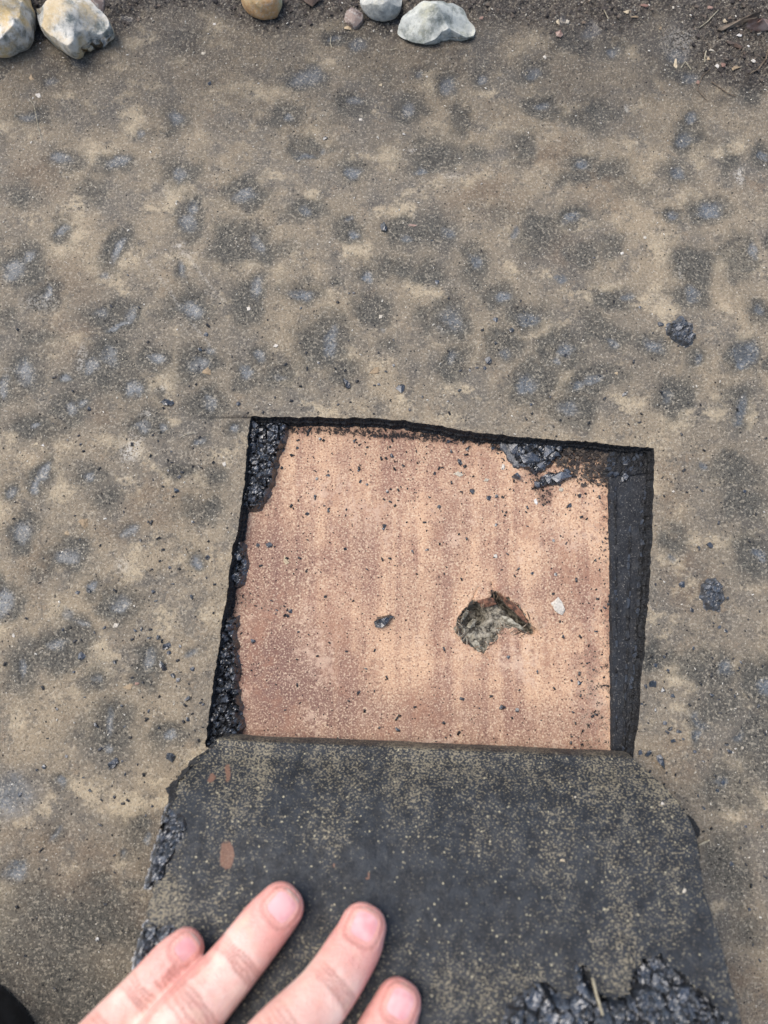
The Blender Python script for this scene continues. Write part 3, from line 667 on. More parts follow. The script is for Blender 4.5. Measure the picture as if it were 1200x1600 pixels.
o = lump_mesh('bitumen_residue', [(774, 682), (806, 686), (806, 716), (818, 732), (800, 730), (788, 712)], ZB, 0.0009, 0.03, M['scuff'], seed=131, spread=.0010)
tag(o, 'thin grey smear of bitumen on the board left of the shards by the top edge', 'bitumen')
o = lump_mesh('bitumen_residue', [(796, 684), (862, 689), (898, 692), (880, 708), (866, 722), (852, 736), (828, 738), (806, 726)], ZB, 0.0026, 0.0034, M['bitumen'], seed=133, spread=.0016, rag=.004)
tag(o, 'crumbly black bitumen bed under the shards by the top edge of the hole', 'bitumen')
o = lump_mesh('bitumen_residue', [(858, 736), (880, 738), (890, 752), (872, 760), (846, 764), (840, 752)], ZB, 0.0016, 0.0028, M['bitumen'], seed=135, spread=.0014, rag=.004)
tag(o, 'small crumbly black bitumen patch round the broad bluish shard', 'bitumen')
o = lump_mesh('bitumen_residue', [(952, 694), (1016, 702), (1010, 744), (990, 748), (966, 752), (944, 738)], ZB + .0010, 0.0016, 0.0026, M['cut'], seed=137, spread=.0016, rag=.005)
tag(o, 'crumbly black bitumen patch in the top right corner of the hole', 'bitumen')

# the strip of older felt down the right side of the hole
P = [(950, 742), (953, 890), (953, 940), (954, 1075), (955, 1195), (992, 1200), (1012, 940), (1020, 700), (985, 694), (952, 690)]
strip = lump_mesh('felt_strip', P, ZB, 0.0019, 0.03, M['strip'], seed=141, spread=0.0004, rag=0.0007)
tag(strip, 'narrow black felt strip along the right side of the hole', 'felt strip')
lump_mesh('worn_ridge', [(1002, 760), (1010, 760), (1001, 940), (990, 1150), (982, 1190), (973, 1190), (986, 1050), (996, 880)], ZB + .0012, 0.0012, 0.003, M['cut'], strip, seed=151, spread=.0008)

for k_, (uA, uB, vA, vB, wd_) in enumerate(((1013, 1002, 752, 950, 3), (1003, 985, 940, 1188, 4), (961, 962, 760, 1180, 2), (984, 973, 820, 1185, 3))):
    Pl = [(uA - wd_, vA), (uA + wd_, vA), ((uA + uB) / 2 + wd_ + 1, (vA + vB) / 2), (uB + wd_, vB), (uB - wd_, vB), ((uA + uB) / 2 - wd_ + 1, (vA + vB) / 2)]
    lump_mesh('ply_ridge', Pl, ZB + .0011, 0.0012, 0.0040, M['cut'], strip, seed=161 + k_, spread=.0006, rag=.0016)

# ---------------------------------------------------------------- loose pieces: shared shapes
def hull_mesh(name, seed, npts, flat, mat, elong=1.0, jag=0.0):
    rr = random.Random(seed)
    bmx = bmesh.new()
    for _ in range(npts):
        v_ = Vector((rr.gauss(0, 1), rr.gauss(0, 1), rr.gauss(0, 1))).normalized() * rr.uniform(0.75, 1.0)
        bmx.verts.new((v_.x * elong, v_.y, v_.z * flat))
    r_ = bmesh.ops.convex_hull(bmx, input=bmx.verts)
    bmesh.ops.delete(bmx, geom=[g for g in r_['geom_interior'] if isinstance(g, bmesh.types.BMVert)], context='VERTS')
    if jag:
        bmesh.ops.subdivide_edges(bmx, edges=bmx.edges[:], cuts=1, use_grid_fill=True)
        for v_ in bmx.verts: v_.co *= 1 + rr.uniform(-jag, jag)
    bmesh.ops.triangulate(bmx, faces=bmx.faces)
    bmesh.ops.recalc_face_normals(bmx, faces=bmx.faces)
    lo_ = min(v_.co.z for v_ in bmx.verts)
    for v_ in bmx.verts: v_.co.z -= lo_ + 0.12 * flat
    mm = bpy.data.meshes.new(name); bmx.to_mesh(mm); bmx.free()
    mm.materials.append(mat)
    return mm
CR = [hull_mesh('crumb_shape', s, 11, 0.6, M['crumb'], 1.25, 0.10) for s in range(6)]
JAG = [hull_mesh('jagged_shape', 40 + s, 10, 0.55, M['bitumen'], 1.4, 0.34) for s in range(4)]
M['chip'] = mat_grain('pale_chip', (206, 196, 176), (226, 218, 204), (238, 234, 226), 0.7, per='obj')
M['tan'] = mat_grain('tan_chip', (176, 154, 124), (204, 182, 148), (222, 204, 172), 0.8, per='obj')
M['pink'] = mat_grain('reddish_chip', (150, 116, 102), (172, 140, 124), (184, 156, 142), 0.8, per='obj')
CH = [hull_mesh('chip_shape', 70 + s, 10, 0.45, M['chip'], 1.3, 0.08) for s in range(4)]
TN = [hull_mesh('tan_shape', 80 + s, 10, 0.4, M['tan'], 1.25, 0.16) for s in range(4)]
PK = [hull_mesh('pink_shape', 90 + s, 10, 0.45, M['pink'], 1.25, 0.14) for s in range(3)]
rr0 = random.Random(5)
FLAPZ = [None]
def ground_z(u, v, where):
    if where == 'board':
        p_ = at(u, v, ZB); return p_.x, p_.y, hb(p_.x, p_.y)
    if where == 'strip':
        p_ = at(u, v, ZB + .0015); return p_.x, p_.y, ZB + .0014
    if where == 'flap':
        return FLAPZ[0](u, v)
    p_ = at(u, v); return p_.x, p_.y, hm(p_.x, p_.y)
def piece(name, meshes, u, v, wpx, where, label, cat, group=None, hpx=None, rot=None, zs=1.0, dz=0.0):
    x, y, zz = ground_z(u, v, where)
    s = mpp(v, zz) * wpx / 2
    o_ = link(name, rr0.choice(meshes))
    a = rr0.uniform(0, 6.28) if rot is None else R(-rot)
    sy = s * ((hpx / wpx) if hpx else rr0.uniform(0.75, 1.0))
    o_.scale = (s / 1.15, sy, min(s, sy) * zs)
    o_.rotation_euler = (rr0.uniform(-.1, .1), rr0.uniform(-.1, .1), a)
    o_.location = (x, y, zz + dz)
    tag(o_, label, cat, group)
    return o_

# ---- bitumen crumbs one could count
SPECIAL = [
 (600, 356, 17, JAG, 'felt', 'shiny bluish bitumen crumb alone on the membrane far above the hole'),
 (540, 600, 17, JAG, 'felt', 'jagged black bitumen crumb just above the top edge of the hole, left one of two'),
 (626, 607, 17, CR, 'felt', 'bluish black crumb just above the top edge of the hole, right one of two'),
 (265, 628, 20, JAG, 'felt', 'large knobbly black crumb on the membrane left of the hole corner crack'),
 (762, 565, 14, JAG, 'felt', 'split black crumb on the membrane above the bitumen shards of the hole'),
 (261, 1007, 15, JAG, 'felt', 'curled black crumb topmost in the cluster left of the hole'),
 (258, 1041, 18, JAG, 'felt', 'biggest black crumb in the cluster left of the hole, a folded sliver'),
 (176, 1190, 19, JAG, 'felt', 'large wet looking black crumb on the membrane far left of the flap fold'),
 (268, 1184, 19, JAG, 'felt', 'ragged black crumb on the membrane beside the torn left corner of the flap'),
 (1033, 1188, 21, JAG, 'felt', 'big glossy bluish crumb beside the right end of the flap fold'),
 (1013, 1177, 13, JAG, 'felt', 'dull black crumb between the felt strip and the big glossy crumb'),
 (1066, 913, 12, CR, 'felt', 'smooth oval bluish crumb on tan membrane right of the hole'),
 (1107, 852, 13, CR, 'felt', 'bluish crumb on the membrane above the scuffed lump, beside a smaller one'),
 (1022, 1070, 16, JAG, 'felt', 'bluish black crumb close beside the lower right edge of the hole'),
 (127, 1025, 15, CR, 'felt', 'lone bluish crumb on the membrane left of the hole, far from the cluster'),
 (276, 767, 11, CR, 'felt', 'small blue crumb alone on brown stained membrane beside the hole'),
 (597, 968, 30, JAG, 'board', 'lone large black bitumen crumb lying on the middle of the brown board'),
 (419, 851, 13, JAG, 'board', 'chunky black crumb near the left side of the brown board'),
 (716, 722, 12, JAG, 'board', 'tall splintered black crumb on the board below the hole top edge'),
]
for (u, v, wd, ms, where, lab) in SPECIAL:
    piece('bitumen_crumb', ms, u, v, wd, where, lab, 'crumb', 'bitumen crumbs')
zf_ = hm(*at(1064, 520)[:2])
o = lump_mesh('bitumen_flake', [(1041, 522), (1048, 508), (1057, 503), (1066, 496), (1078, 508), (1085, 526), (1074, 541), (1058, 538)], zf_, 0.0026, 0.0032, M['scuff'], seed=211, spread=.0014, rag=.003)
tag(o, 'large scuffed black bitumen flake on the membrane at upper right', 'flake')
o = piece('bitumen_flake', [hull_mesh('flake_shape', 203, 12, 0.3, M['scuff'], 1.0, 0.15)], 1031, 508, 13, 'felt', 'small grey bitumen flake next to the large scuffed flake', 'flake')
zf_ = hm(*at(1113, 930)[:2])
o = lump_mesh('bitumen_lump', [(1094, 912), (1104, 902), (1118, 904), (1130, 916), (1133, 938), (1122, 955), (1106, 953), (1094, 934)], zf_, 0.0026, 0.0034, M['scuff'], seed=221, spread=.0018, rag=.003)
tag(o, 'rounded scuffed bitumen lump stuck on the membrane right of the hole', 'bitumen')
CRUMBS = {
 'felt_above': ('tiny black bitumen crumb on the membrane above the hole', 'tiny crumbs above the hole',
   [(327,130,8),(683,440,9),(508,216,8),(774,500,9),(798,516,9),(775,536,7),(757,575,7),(745,574,6),(734,578,5),(322,523,8),(312,546,7),(372,630,8),(615,571,6),(975,618,10),(822,500,5),(1000,480,5),(497,565,5),(615,530,5),(545,458,5),(603,580,6),(660,620,6),(718,610,7),(640,640,6),(700,628,5),(830,632,6),(860,620,5),(592,600,6),(470,482,5),(553,457,5),(675,375,4),(200,430,5),(930,400,5),(140,640,9)]),
 'felt_left': ('tiny black bitumen crumb on the membrane left of the hole', 'tiny crumbs left of the hole',
   [(325,871,9),(265,887,6),(220,845,6),(267,705,5),(262,735,5),(280,745,7),(138,923,9),(121,926,8),(240,925,8),(300,933,9),(233,996,7),(247,997,9),(264,1019,8),(271,1056,11),(279,1062,8),(293,1092,12),(301,1045,8),(179,1035,9),(211,985,7),(222,984,7),(163,981,7),(232,1111,7),(294,1123,10),(318,1100,6),(150,1133,9),(103,1181,7),(68,1198,8),(195,1210,6),(29,1242,9),(178,1246,7),(155,1290,8),(150,1470,8),(140,1236,7),(57,1203,5),(130,1215,5),(193,1135,5),(247,1138,6),(282,1010,6),(97,984,6),(116,1050,6),(132,1090,5),(190,1103,6),(237,1260,6),(227,1275,5),(38,1495,5),(55,1436,4),(270,913,5),(243,940,6),(123,842,4),(105,687,4),(126,694,6),(300,815,6),(232,815,5),(90,1108,5),(147,988,5),(190,1190,5)]),
 'felt_right': ('tiny black bitumen crumb on the membrane right of the hole', 'tiny crumbs right of the hole',
   [(1092,857,7),(1081,952,9),(1137,935,8),(1038,1078,11),(1008,1073,7),(1038,1130,9),(1047,1138,8),(1061,1143,9),(1051,1158,9),(1000,1176,9),(1141,1175,9),(1136,1163,7),(1115,1087,8),(1130,1222,9),(1122,1236,8),(1096,767,6),(1164,767,7),(1027,1040,8),(1040,1026,7),(1045,1048,6),(1053,1088,7),(1003,1100,6),(1085,1013,7),(1135,985,8),(1125,980,7),(1150,1088,6),(1188,1105,7),(1160,1035,6),(1025,1110,6),(1068,1155,6),(1085,1175,7),(1098,1190,6),(1163,1290,6),(1143,1350,8),(1100,1262,7),(1090,1243,6),(1188,1290,5),(1170,1420,6)]),
 'board': ('tiny black bitumen crumb on the bare brown board', 'tiny crumbs on the board',
   [(403,852,7),(493,777,8),(481,803,8),(513,798,7),(737,767,11),(764,778,9),(775,820,6),(785,1105,11),(807,1110,8),(794,1027,7),(892,1160,7),(396,1002,10),(454,955,8),(621,1140,10),(593,1137,6),(700,690,8),(723,690,7),(645,862,7),(667,860,6),(600,822,8),(599,826,6),(563,752,6),(685,792,7),(540,858,6),(729,842,6),(810,890,6),(831,896,6),(730,700,9),(705,705,7),(770,700,7),(513,743,6),(495,748,6),(573,757,5),(612,712,10),(605,768,6),(464,700,6),(500,686,6),(553,690,6),(560,735,5),(433,953,5),(560,1082,7),(571,1045,6),(905,1067,8),(880,995,7),(840,1050,6),(865,845,6),(868,898,7),(775,776,7),(890,790,8),(905,775,8)]),
 'strip': ('tiny black bitumen crumb on the felt strip', 'tiny crumbs on the felt strip',
   [(962,712,9),(975,725,12),(990,735,8),(968,738,9),(982,708,8),(1000,720,7),(958,700,9),(990,700,8),(974,748,11),(995,752,6)]),
}
MARKS = {   # things and places one can find, for telling the small crumbs apart
 'felt_above': [(327, 95, 'the flat white chip on dark soil'), (508, 245, 'the long imprint under the white pebbles'), (600, 356, 'the shiny bluish crumb'), (587, 578, 'the tan chip with a bent edge'), (322, 580, 'the square tan chip'),
   (595, 492, 'the small white chip in mid membrane'), (431, 540, 'the white chip between dark imprints'), (540, 600, 'the jagged crumb above the hole'), (626, 607, 'the bluish crumb above the hole'), (762, 565, 'the split black crumb'),
   (1063, 522, 'the large scuffed flake'), (963, 584, 'the pinkish tan chip'), (740, 410, 'the bluish imprint high right of centre'), (893, 637, 'the dark imprint above the right corner'), (265, 628, 'the large knobbly crumb'), (387, 482, 'the white chip in a dark imprint'), (113, 637, 'the far left dark imprint'), (1000, 372, 'the white chip at upper right')],
 'felt_left': [(261, 1007, 'the curled crumb'), (258, 1041, 'the folded sliver crumb'), (176, 1190, 'the large wet crumb'), (268, 1184, 'the ragged crumb by the flap'), (127, 1025, 'the lone bluish crumb'), (276, 767, 'the small blue crumb'), (129, 817, 'the heart shaped pebble'),
   (181, 977, 'the oval cream chip'), (202, 1073, 'the yellow leaf scrap'), (350, 725, 'the white chip near the hole'), (65, 696, 'the far left white chip'), (20, 993, 'the white chip at the left border'), (113, 972, 'the bent grey imprint'), (168, 1135, 'the upright grey imprint'), (8, 1245, 'the large grey imprint at the left border'),
   (262, 1320, 'the torn left side of the flap'), (138, 1467, 'the dark imprint left of the hand'), (205, 833, 'the slanting blue imprint'), (300, 880, 'the pale imprint beside the hole')],
 'felt_right': [(1107, 852, 'the bluish crumb above the scuffed lump'), (1066, 913, 'the smooth oval crumb'), (1113, 930, 'the rounded scuffed lump'), (1022, 1070, 'the bluish crumb by the hole edge'), (1033, 1188, 'the big glossy crumb'), (1013, 1177, 'the dull crumb by the strip'),
   (1134, 1042, 'the pale blue imprint right of the hole'), (1162, 1169, 'the tiny white chip at the right'), (1097, 1316, 'the short pale straw'), (1166, 792, 'the dark imprint at the right border'), (1135, 1235, 'the dark imprint right of the flap')],
 'board': [(597, 968, 'the lone large crumb'), (419, 851, 'the chunky left crumb'), (716, 722, 'the splintered crumb'), (872, 948, 'the cream flake'), (717, 741, 'the white chip on the board'), (837, 784, 'the slim white chip below the shards'), (774, 869, 'the round white chip'), (447, 876, 'the yellow smear'),
   (770, 970, 'the puncture in the board'), (876, 748, 'the broad bluish shard'), (420, 720, 'the top left bitumen lump'), (356, 1014, 'the tan seed husk'), (600, 1170, 'the flap fold, left half'), (850, 1180, 'the flap fold, right half'), (580, 660, 'the top cut edge'), (804, 747, 'the dark shard')],
 'strip': [(975, 746, 'the grey shard on the strip'), (1015, 700, 'the top right hole corner')],
}
for key, (lab, grp, L) in CRUMBS.items():
    bins = {}
    for (u, v, wd) in L:
        mu, mv, ph = min(MARKS[key], key=lambda m: (m[0] - u) ** 2 + (m[1] - v) ** 2)
        du_, dv_ = u - mu, v - mv
        dr_ = ('right of' if du_ > 0 else 'left of') if abs(du_) > abs(dv_) else ('below' if dv_ > 0 else 'above')
        bins.setdefault((dr_, ph), []).append((math.hypot(du_, dv_), u, v, wd))
    for (dr_, ph), B_ in bins.items():
        for i_, (_, u, v, wd) in enumerate(sorted(B_)):
            rank = ['', 'second nearest ', 'third nearest ', 'fourth nearest ', 'fifth nearest ', 'sixth nearest ', 'seventh nearest '][i_] if i_ else ('nearest ' if len(B_) > 1 else '')
            piece('bitumen_crumb', CR if rr0.random() < .6 else JAG, u, v, wd * 1.05, key.split('_')[0], rank + 'tiny black crumb ' + dr_ + ' ' + ph, 'crumb', grp)

# ---- shards of bitumen by the top edge of the hole
M['shard'] = mat_bitumen('shard_bitumen', 0.38, (40, 44, 50), 0.45, 0.55)
SH = [hull_mesh('shard_shape', 300 + s, 12, 0.7, M['shard'], 1.2, 0.12) for s in range(5)]
for (u, v, wd, hp, rot, k, lab) in [
  (801, 700, 17, 32, -8, 0, 'upright grey bitumen shard with a split, leftmost under the top edge of the hole'),
  (826, 721, 27, 24, 12, 1, 'largest cracked bitumen shard below the top edge of the hole'),
  (853, 706, 18, 26, 25, 2, 'slanting narrow bitumen shard right of the largest one'),
  (844, 727, 20, 17, -30, 0, 'blunt bitumen shard leaning on the right side of the largest one'),
  (820, 703, 13, 10, 30, 4, 'tiny bitumen shard right of the upright split shard'),
  (866, 712, 14, 12, 10, 1, 'rounded bitumen shard right of the slanting narrow one'),
  (884, 738, 14, 10, 20, 3, 'thin bitumen shard above the broad bluish one'),
  (835, 698, 14, 12, 0, 3, 'small bitumen shard tucked between the big shards and the hole edge'),
  (848, 722, 18, 12, -15, 4, 'small bitumen shard at the right tip of the largest one'),
  (815, 729, 18, 9, 0, 3, 'flat bitumen sliver at the lower left of the largest shard'),
  (876, 748, 28, 18, -8, 1, 'broad bluish bitumen shard below the others, right one'),
  (855, 750, 13, 15, 0, 2, 'small square bitumen shard left of the broad bluish one'),
  (804, 747, 17, 16, 30, 4, 'dark bitumen shard below left of the cluster'),
  (838, 757, 12, 16, 0, 0, 'black bitumen splinter at the bottom of the shard cluster'),
  (975, 746, 13, 12, 0, 2, 'grey bitumen shard on the felt strip near the top right corner of the hole')]:
    piece('bitumen_shard', [SH[k]], u, v, wd * 1.1, 'strip' if u > 950 else 'board', lab, 'bitumen', 'bitumen shards in the hole', hpx=hp * 1.1, rot=rot, zs=1.0, dz=.0008)

# ---- pale chips, husks, leaves
for (nm, ms, u, v, wd, hp, where, lab, cat) in [
  ('stone_chip', TN, 322, 580, 18, 14, 'felt', 'square tan chip on the membrane above the left corner of the hole', 'chip'),
  ('stone_chip', TN, 587, 578, 22, 15, 'felt', 'pale tan chip with a bent edge above the middle of the hole', 'chip'),
  ('stone_chip', CH, 595, 492, 8, 9, 'felt', 'small white chip on the membrane above the tan bent chip', 'chip'),
  ('stone_chip', CH, 431, 540, 9, 8, 'felt', 'small white chip on tan membrane between dark imprints, mid left', 'chip'),
  ('stone_chip', CH, 59, 148, 12, 9, 'felt', 'white chip on the membrane below the leftmost flint stone', 'chip'),
  ('stone_chip', CH, 387, 482, 9, 10, 'felt', 'rounded white chip lying in a dark imprint above the hole corner', 'chip'),
  ('stone_chip', CH, 350, 725, 8, 9, 'felt', 'white chip on the membrane close to the upper left side of the hole', 'chip'),
  ('pebble', TN, 129, 817, 20, 17, 'felt', 'heart shaped greyish tan pebble on the membrane left of the hole', 'pebble'),
  ('pebble', TN, 103, 833, 9, 9, 'felt', 'little tan pebble just below left of the heart shaped one', 'pebble'),
  ('stone_chip', CH, 65, 696, 9, 7, 'felt', 'white chip at the far left level with the top of the hole', 'chip'),
  ('stone_chip', TN, 55, 694, 6, 9, 'felt', 'small tan chip touching a white chip at the far left', 'chip'),
  ('stone_chip', CH, 181, 977, 12, 10, 'felt', 'oval cream chip on the membrane left of the black crumb cluster', 'chip'),
  ('stone_chip', CH, 21, 993, 6, 8, 'felt', 'white chip at the left border level with the board puncture', 'chip'),
  ('stone_chip', CH, 1007, 370, 8, 7, 'felt', 'white chip on brownish membrane at upper right', 'chip'),
  ('stone_chip', CH, 972, 394, 8, 6, 'felt', 'dull white chip below left of another at upper right', 'chip'),
  ('stone_chip', CH, 562, 184, 9, 7, 'felt', 'white chip in a dark imprint high above the hole', 'chip'),
  ('stone_chip', CH, 630, 210, 9, 9, 'felt', 'white chip on the membrane below the long grey flint', 'chip'),
  ('stone_chip', TN, 595, 130, 8, 6, 'felt', 'orange tan chip below the white rounded stones at the top', 'chip'),
  ('stone_chip', CH, 315, 79, 11, 8, 'felt', 'flat white chip on dark soil right of the pointed flint', 'chip'),
  ('stone_chip', CH, 333, 35, 8, 6, 'felt', 'small white chip in the soil left of the yellow stone', 'chip'),
  ('stone_chip', CH, 851, 89, 7, 8, 'felt', 'round white chip on dark soil right of the long grey flint', 'chip'),
  ('stone_chip', CH, 1052, 768, 5, 5, 'felt', 'tiny white chip right of the upper right corner of the hole', 'chip'),
  ('stone_chip', CH, 1195, 800, 6, 6, 'felt', 'white chip at the right border beside the hole', 'chip'),
  ('stone_chip', CH, 1162, 1169, 6, 6, 'felt', 'tiny white chip low at the right, near the flap', 'chip'),
  ('stone_chip', TN, 963, 584, 9, 6, 'felt', 'pinkish tan chip above the right corner of the hole', 'chip'),
  ('flake', CH, 872, 948, 24, 32, 'board', 'cream flake lying flat on the board right of the puncture', 'flake'),
  ('stone_chip', CH, 717, 741, 17, 10, 'board', 'white chip on the upper part of the brown board', 'chip'),
  ('stone_chip', CH, 785, 729, 8, 13, 'board', 'slim white chip left of the bitumen shards', 'chip'),
  ('stone_chip', CH, 875, 764, 11, 9, 'board', 'cream chip right below the broad bluish shard', 'chip'),
  ('stone_chip', CH, 837, 784, 7, 12, 'board', 'slim white chip on the board below the shard cluster', 'chip'),
  ('stone_chip', CH, 774, 869, 8, 8, 'board', 'round white chip on the board above the puncture', 'chip'),
  ('stone_chip', TN, 447, 876, 9, 22, 'board', 'pale yellow smear of a chip on the left of the board', 'chip'),
  ('stone_chip', CH, 760, 750, 10, 7, 'board', 'faint grey white chip left of the dark shard', 'chip'),
  ('husk', TN, 356, 1014, 24, 14, 'board', 'tan seed husk lying on black bitumen at the left side of the hole', 'husk'),
  ('leaf_scrap', TN, 202, 1073, 18, 13, 'felt', 'yellow leaf scrap on the membrane left of the hole', 'leaf'),
  ('leaf_scrap', PK, 214, 1069, 9, 7, 'felt', 'brown leaf scrap touching the yellow scrap left of the hole', 'leaf'),
  ('stone_chip', PK, 645, 352, 14, 5, 'felt', 'thin reddish sliver right of the shiny bluish crumb', 'chip'),
  ('stone_chip', TN, 49, 121, 8, 14, 'felt', 'curved orange scrap on the membrane under the leftmost stones', 'chip'),
  ('stone_chip', TN, 543, 42, 14, 11, 'felt', 'small tan chip beside the triangular brown stone at the top', 'chip'),
  ('stone_chip', CH, 611, 43, 8, 10, 'felt', 'small grey white chip left of the long grey flint', 'chip'),
  ('stone_chip', PK, 752, 27, 8, 8, 'felt', 'pink chip at the right end of the long grey flint', 'chip'),
]:
    o = piece(nm, ms, u, v, wd, where, lab, cat, None, hpx=hp, rot=rr0.uniform(-20, 20), zs=0.7)
    if nm == 'husk':
        o.location.z += 0.0042; o.rotation_euler.z = R(48)

# ---------------------------------------------------------------- the flap of felt folded back
LE = [(1156, 338), (1170, 324), (1190, 305), (1207, 289), (1224, 276), (1258, 266), (1290, 256), (1350, 242), (1420, 233), (1480, 224), (1540, 212), (1600, 203), (1665, 196)]
RE = [(1186, 990), (1198, 1003), (1215, 1022), (1236, 1045), (1262, 1067), (1288, 1082), (1312, 1091), (1350, 1095), (1400, 1102), (1450, 1120), (1530, 1140), (1600, 1160), (1665, 1178)]
def edge(E, f):
    t = np.linspace(0, 1, len(E))
    a = np.array(E, float)
    return np.interp(f, t, a[:, 0]), np.interp(f, t, a[:, 1])
def smooth_path(E, n_):
    a = np.array(E, float)
    L = np.concatenate([[0], np.cumsum(np.hypot(*np.diff(a, axis=0).T))])
    s = np.linspace(0, L[-1], n_)
    pv, pu = np.interp(s, L, a[:, 0]), np.interp(s, L, a[:, 1])
    k = np.ones(5) / 5
    def f(x):
        y = np.convolve(np.pad(x, 2, 'edge'), k, 'valid'); y[0], y[-1] = x[0], x[-1]; return y
    return f(pv), f(pu)
NR, NC = 130, 220
# rows are measured at even picture heights; height above the roof from the flap's real width
vL, uL = smooth_path(LE, NR); vR, uR = smooth_path(RE, NR)
W0 = 0.2085
rowf = np.linspace(0, 1, NR)
tgt = np.array([[1165, .013], [1185, .0175], [1210, .024], [1250, .032], [1310, .0400], [1420, .0500], [1520, .0590], [1600, .0655], [1680, .071]])
zL = np.interp(vL, tgt[:, 0], tgt[:, 1]); zR = np.interp(vR, tgt[:, 0], tgt[:, 1])
k = np.ones(15) / 15
zs_ = lambda a: np.convolve(np.pad(a, 7, 'edge'), k, 'valid')
zL, zR = zs_(zL), zs_(zR)
top = np.zeros((NR, NC, 3))
cc = np.linspace(0, 1, NC)
for r in range(NR):
    a, b = np.array(at(uL[r], vL[r], zL[r])), np.array(at(uR[r], vR[r], zR[r]))
    top[r] = a[None] * (1 - cc)[:, None] + b[None] * cc[:, None]
# the fold's crest runs along the first row, gently waving
top[..., 2] += fbm(top[..., 0], top[..., 1], 22, 3, 161) * 0.0035 + fbm(top[..., 0], top[..., 1], 120, 3, 165) * 0.0009
wave = fbm(top[0, :, 0], top[0, :, 0] * 0, 40, 2, 169) * 0.0025
crest = top[0].copy()
fold = []
for (dy, dz) in ((-0.0030, -0.0203), (-0.0004, -0.0165), (0.0008, -0.0115), (0.0010, -0.0075), (0.0008, -0.0040), (0.0004, -0.0015)):
    rw = crest.copy(); rw[:, 1] += dy; rw[:, 2] += dz * (crest[:, 2].mean() + 0.0072) / 0.0203 * 1.0
    rw[:, 1] += wave * 0.5
    fold.append(rw)
top = np.concatenate([np.array(fold), top])
NR2 = len(top)
# outline bites: ragged left side
rg = fbm(top[:, 0, 0] * 0 + 1, np.arange(NR2) * 0.0012, 260, 3, 171) * 0.004
top[:, 0, 0] += rg; top[:, 1, 0] += rg * .6; top[:, 2, 0] += rg * .3
dv = np.gradient(top, axis=0); du = np.gradient(top, axis=1)
nrm = np.cross(du, dv); nrm /= np.linalg.norm(nrm, axis=2)[..., None] + 1e-12
nrm *= -np.sign(nrm[NR2 // 2, NC // 2, 2]) * -1
TH = 0.0048
bot = top - nrm * TH
Vf = np.concatenate([top.reshape(-1, 3), bot.reshape(-1, 3)])
qt = grid_faces(NC, NR2); nb = NR2 * NC
TORN = [[(798, 1690), (796, 1585), (804, 1566), (826, 1548), (846, 1534), (860, 1540), (882, 1562), (902, 1556), (904, 1520), (914, 1502), (922, 1522), (936, 1552), (960, 1560), (985, 1552), (990, 1520), (1004, 1500), (1030, 1493), (1046, 1514), (1080, 1530), (1106, 1556), (1120, 1572), (1136, 1600), (1150, 1690)],
        [(255, 1272), (288, 1284), (290, 1300), (284, 1318), (270, 1340), (258, 1372), (236, 1378), (244, 1322)], [(228, 1452), (270, 1446), (284, 1470), (266, 1500), (214, 1526), (216, 1490)]]
idx = np.arange(nb).reshape(NR2, NC)
def side(a): return np.stack([a[:-1], a[1:], a[1:] + nb, a[:-1] + nb], 1)
uvU = np.zeros((NR2, NC)); uvV = np.zeros((NR2, NC))
for r in range(NR2):
    rr_ = max(0, r - 6)
    uvU[r] = uL[rr_] * (1 - cc) + uR[rr_] * cc; uvV[r] = vL[rr_] * (1 - cc) + vR[rr_] * cc
dens = 0.9 * (1 - sm(1180, 1300, uvV)) * 0.7 + 0.35 * sm(880, 980, uvU) * (1 - sm(1040, 1090, uvU)) + 0.9 * (1 - sm(0.6, 1.2, np.hypot((uvU - 262) / 40, (uvV - 1420) / 60))) + 0.7 * (1 - sm(0.5, 1.3, np.hypot((uvU - 760) / 110, (uvV - 1540) / 50))) - 0.9 * (1 - sm(0.4, 1.4, np.hypot((uvU - 640) / 200, (uvV - 1390) / 70)))
spot = np.zeros((NR2, NC))
for (u, v, a, b) in ((355, 1337, 11, 24), (331, 1215, 6, 8), (357, 1207, 5, 17), (1100, 1350, 0.1, 0.1), (577, 1368, 4, 6), (520, 1352, 3, 4)):
    spot = np.maximum(spot, 1 - sm(0.6, 1.35, np.hypot((uvU - u + fbm(uvU, uvV, .08, 2, 175) * 9) / a, (uvV - v) / b)))
z2 = np.zeros(nb)
for T_ in TORN:
    tq = poly_sd(uvU + fbm(uvU, uvV, .05, 3, 177) * 12, uvV + fbm(uvU, uvV, .05, 3, 178) * 12, T_).ravel()
    qt = qt[tq[qt].mean(1) > 0]
flap = empty('roofing_flap', (0, -0.10, 0))
tag(flap, 'dark speckled felt flap cut from the hole and folded back under the hand', 'felt flap')
Vf2 = Vf - np.array([0, -0.10, 0])
sheet = mesh_np('felt_sheet', Vf2, np.concatenate([qt, grid_faces(NC, NR2)[:, ::-1] + nb]), M['flap'], flap, dict(dens=np.concatenate([dens.ravel(), z2]), spot=np.concatenate([spot.ravel(), z2])))
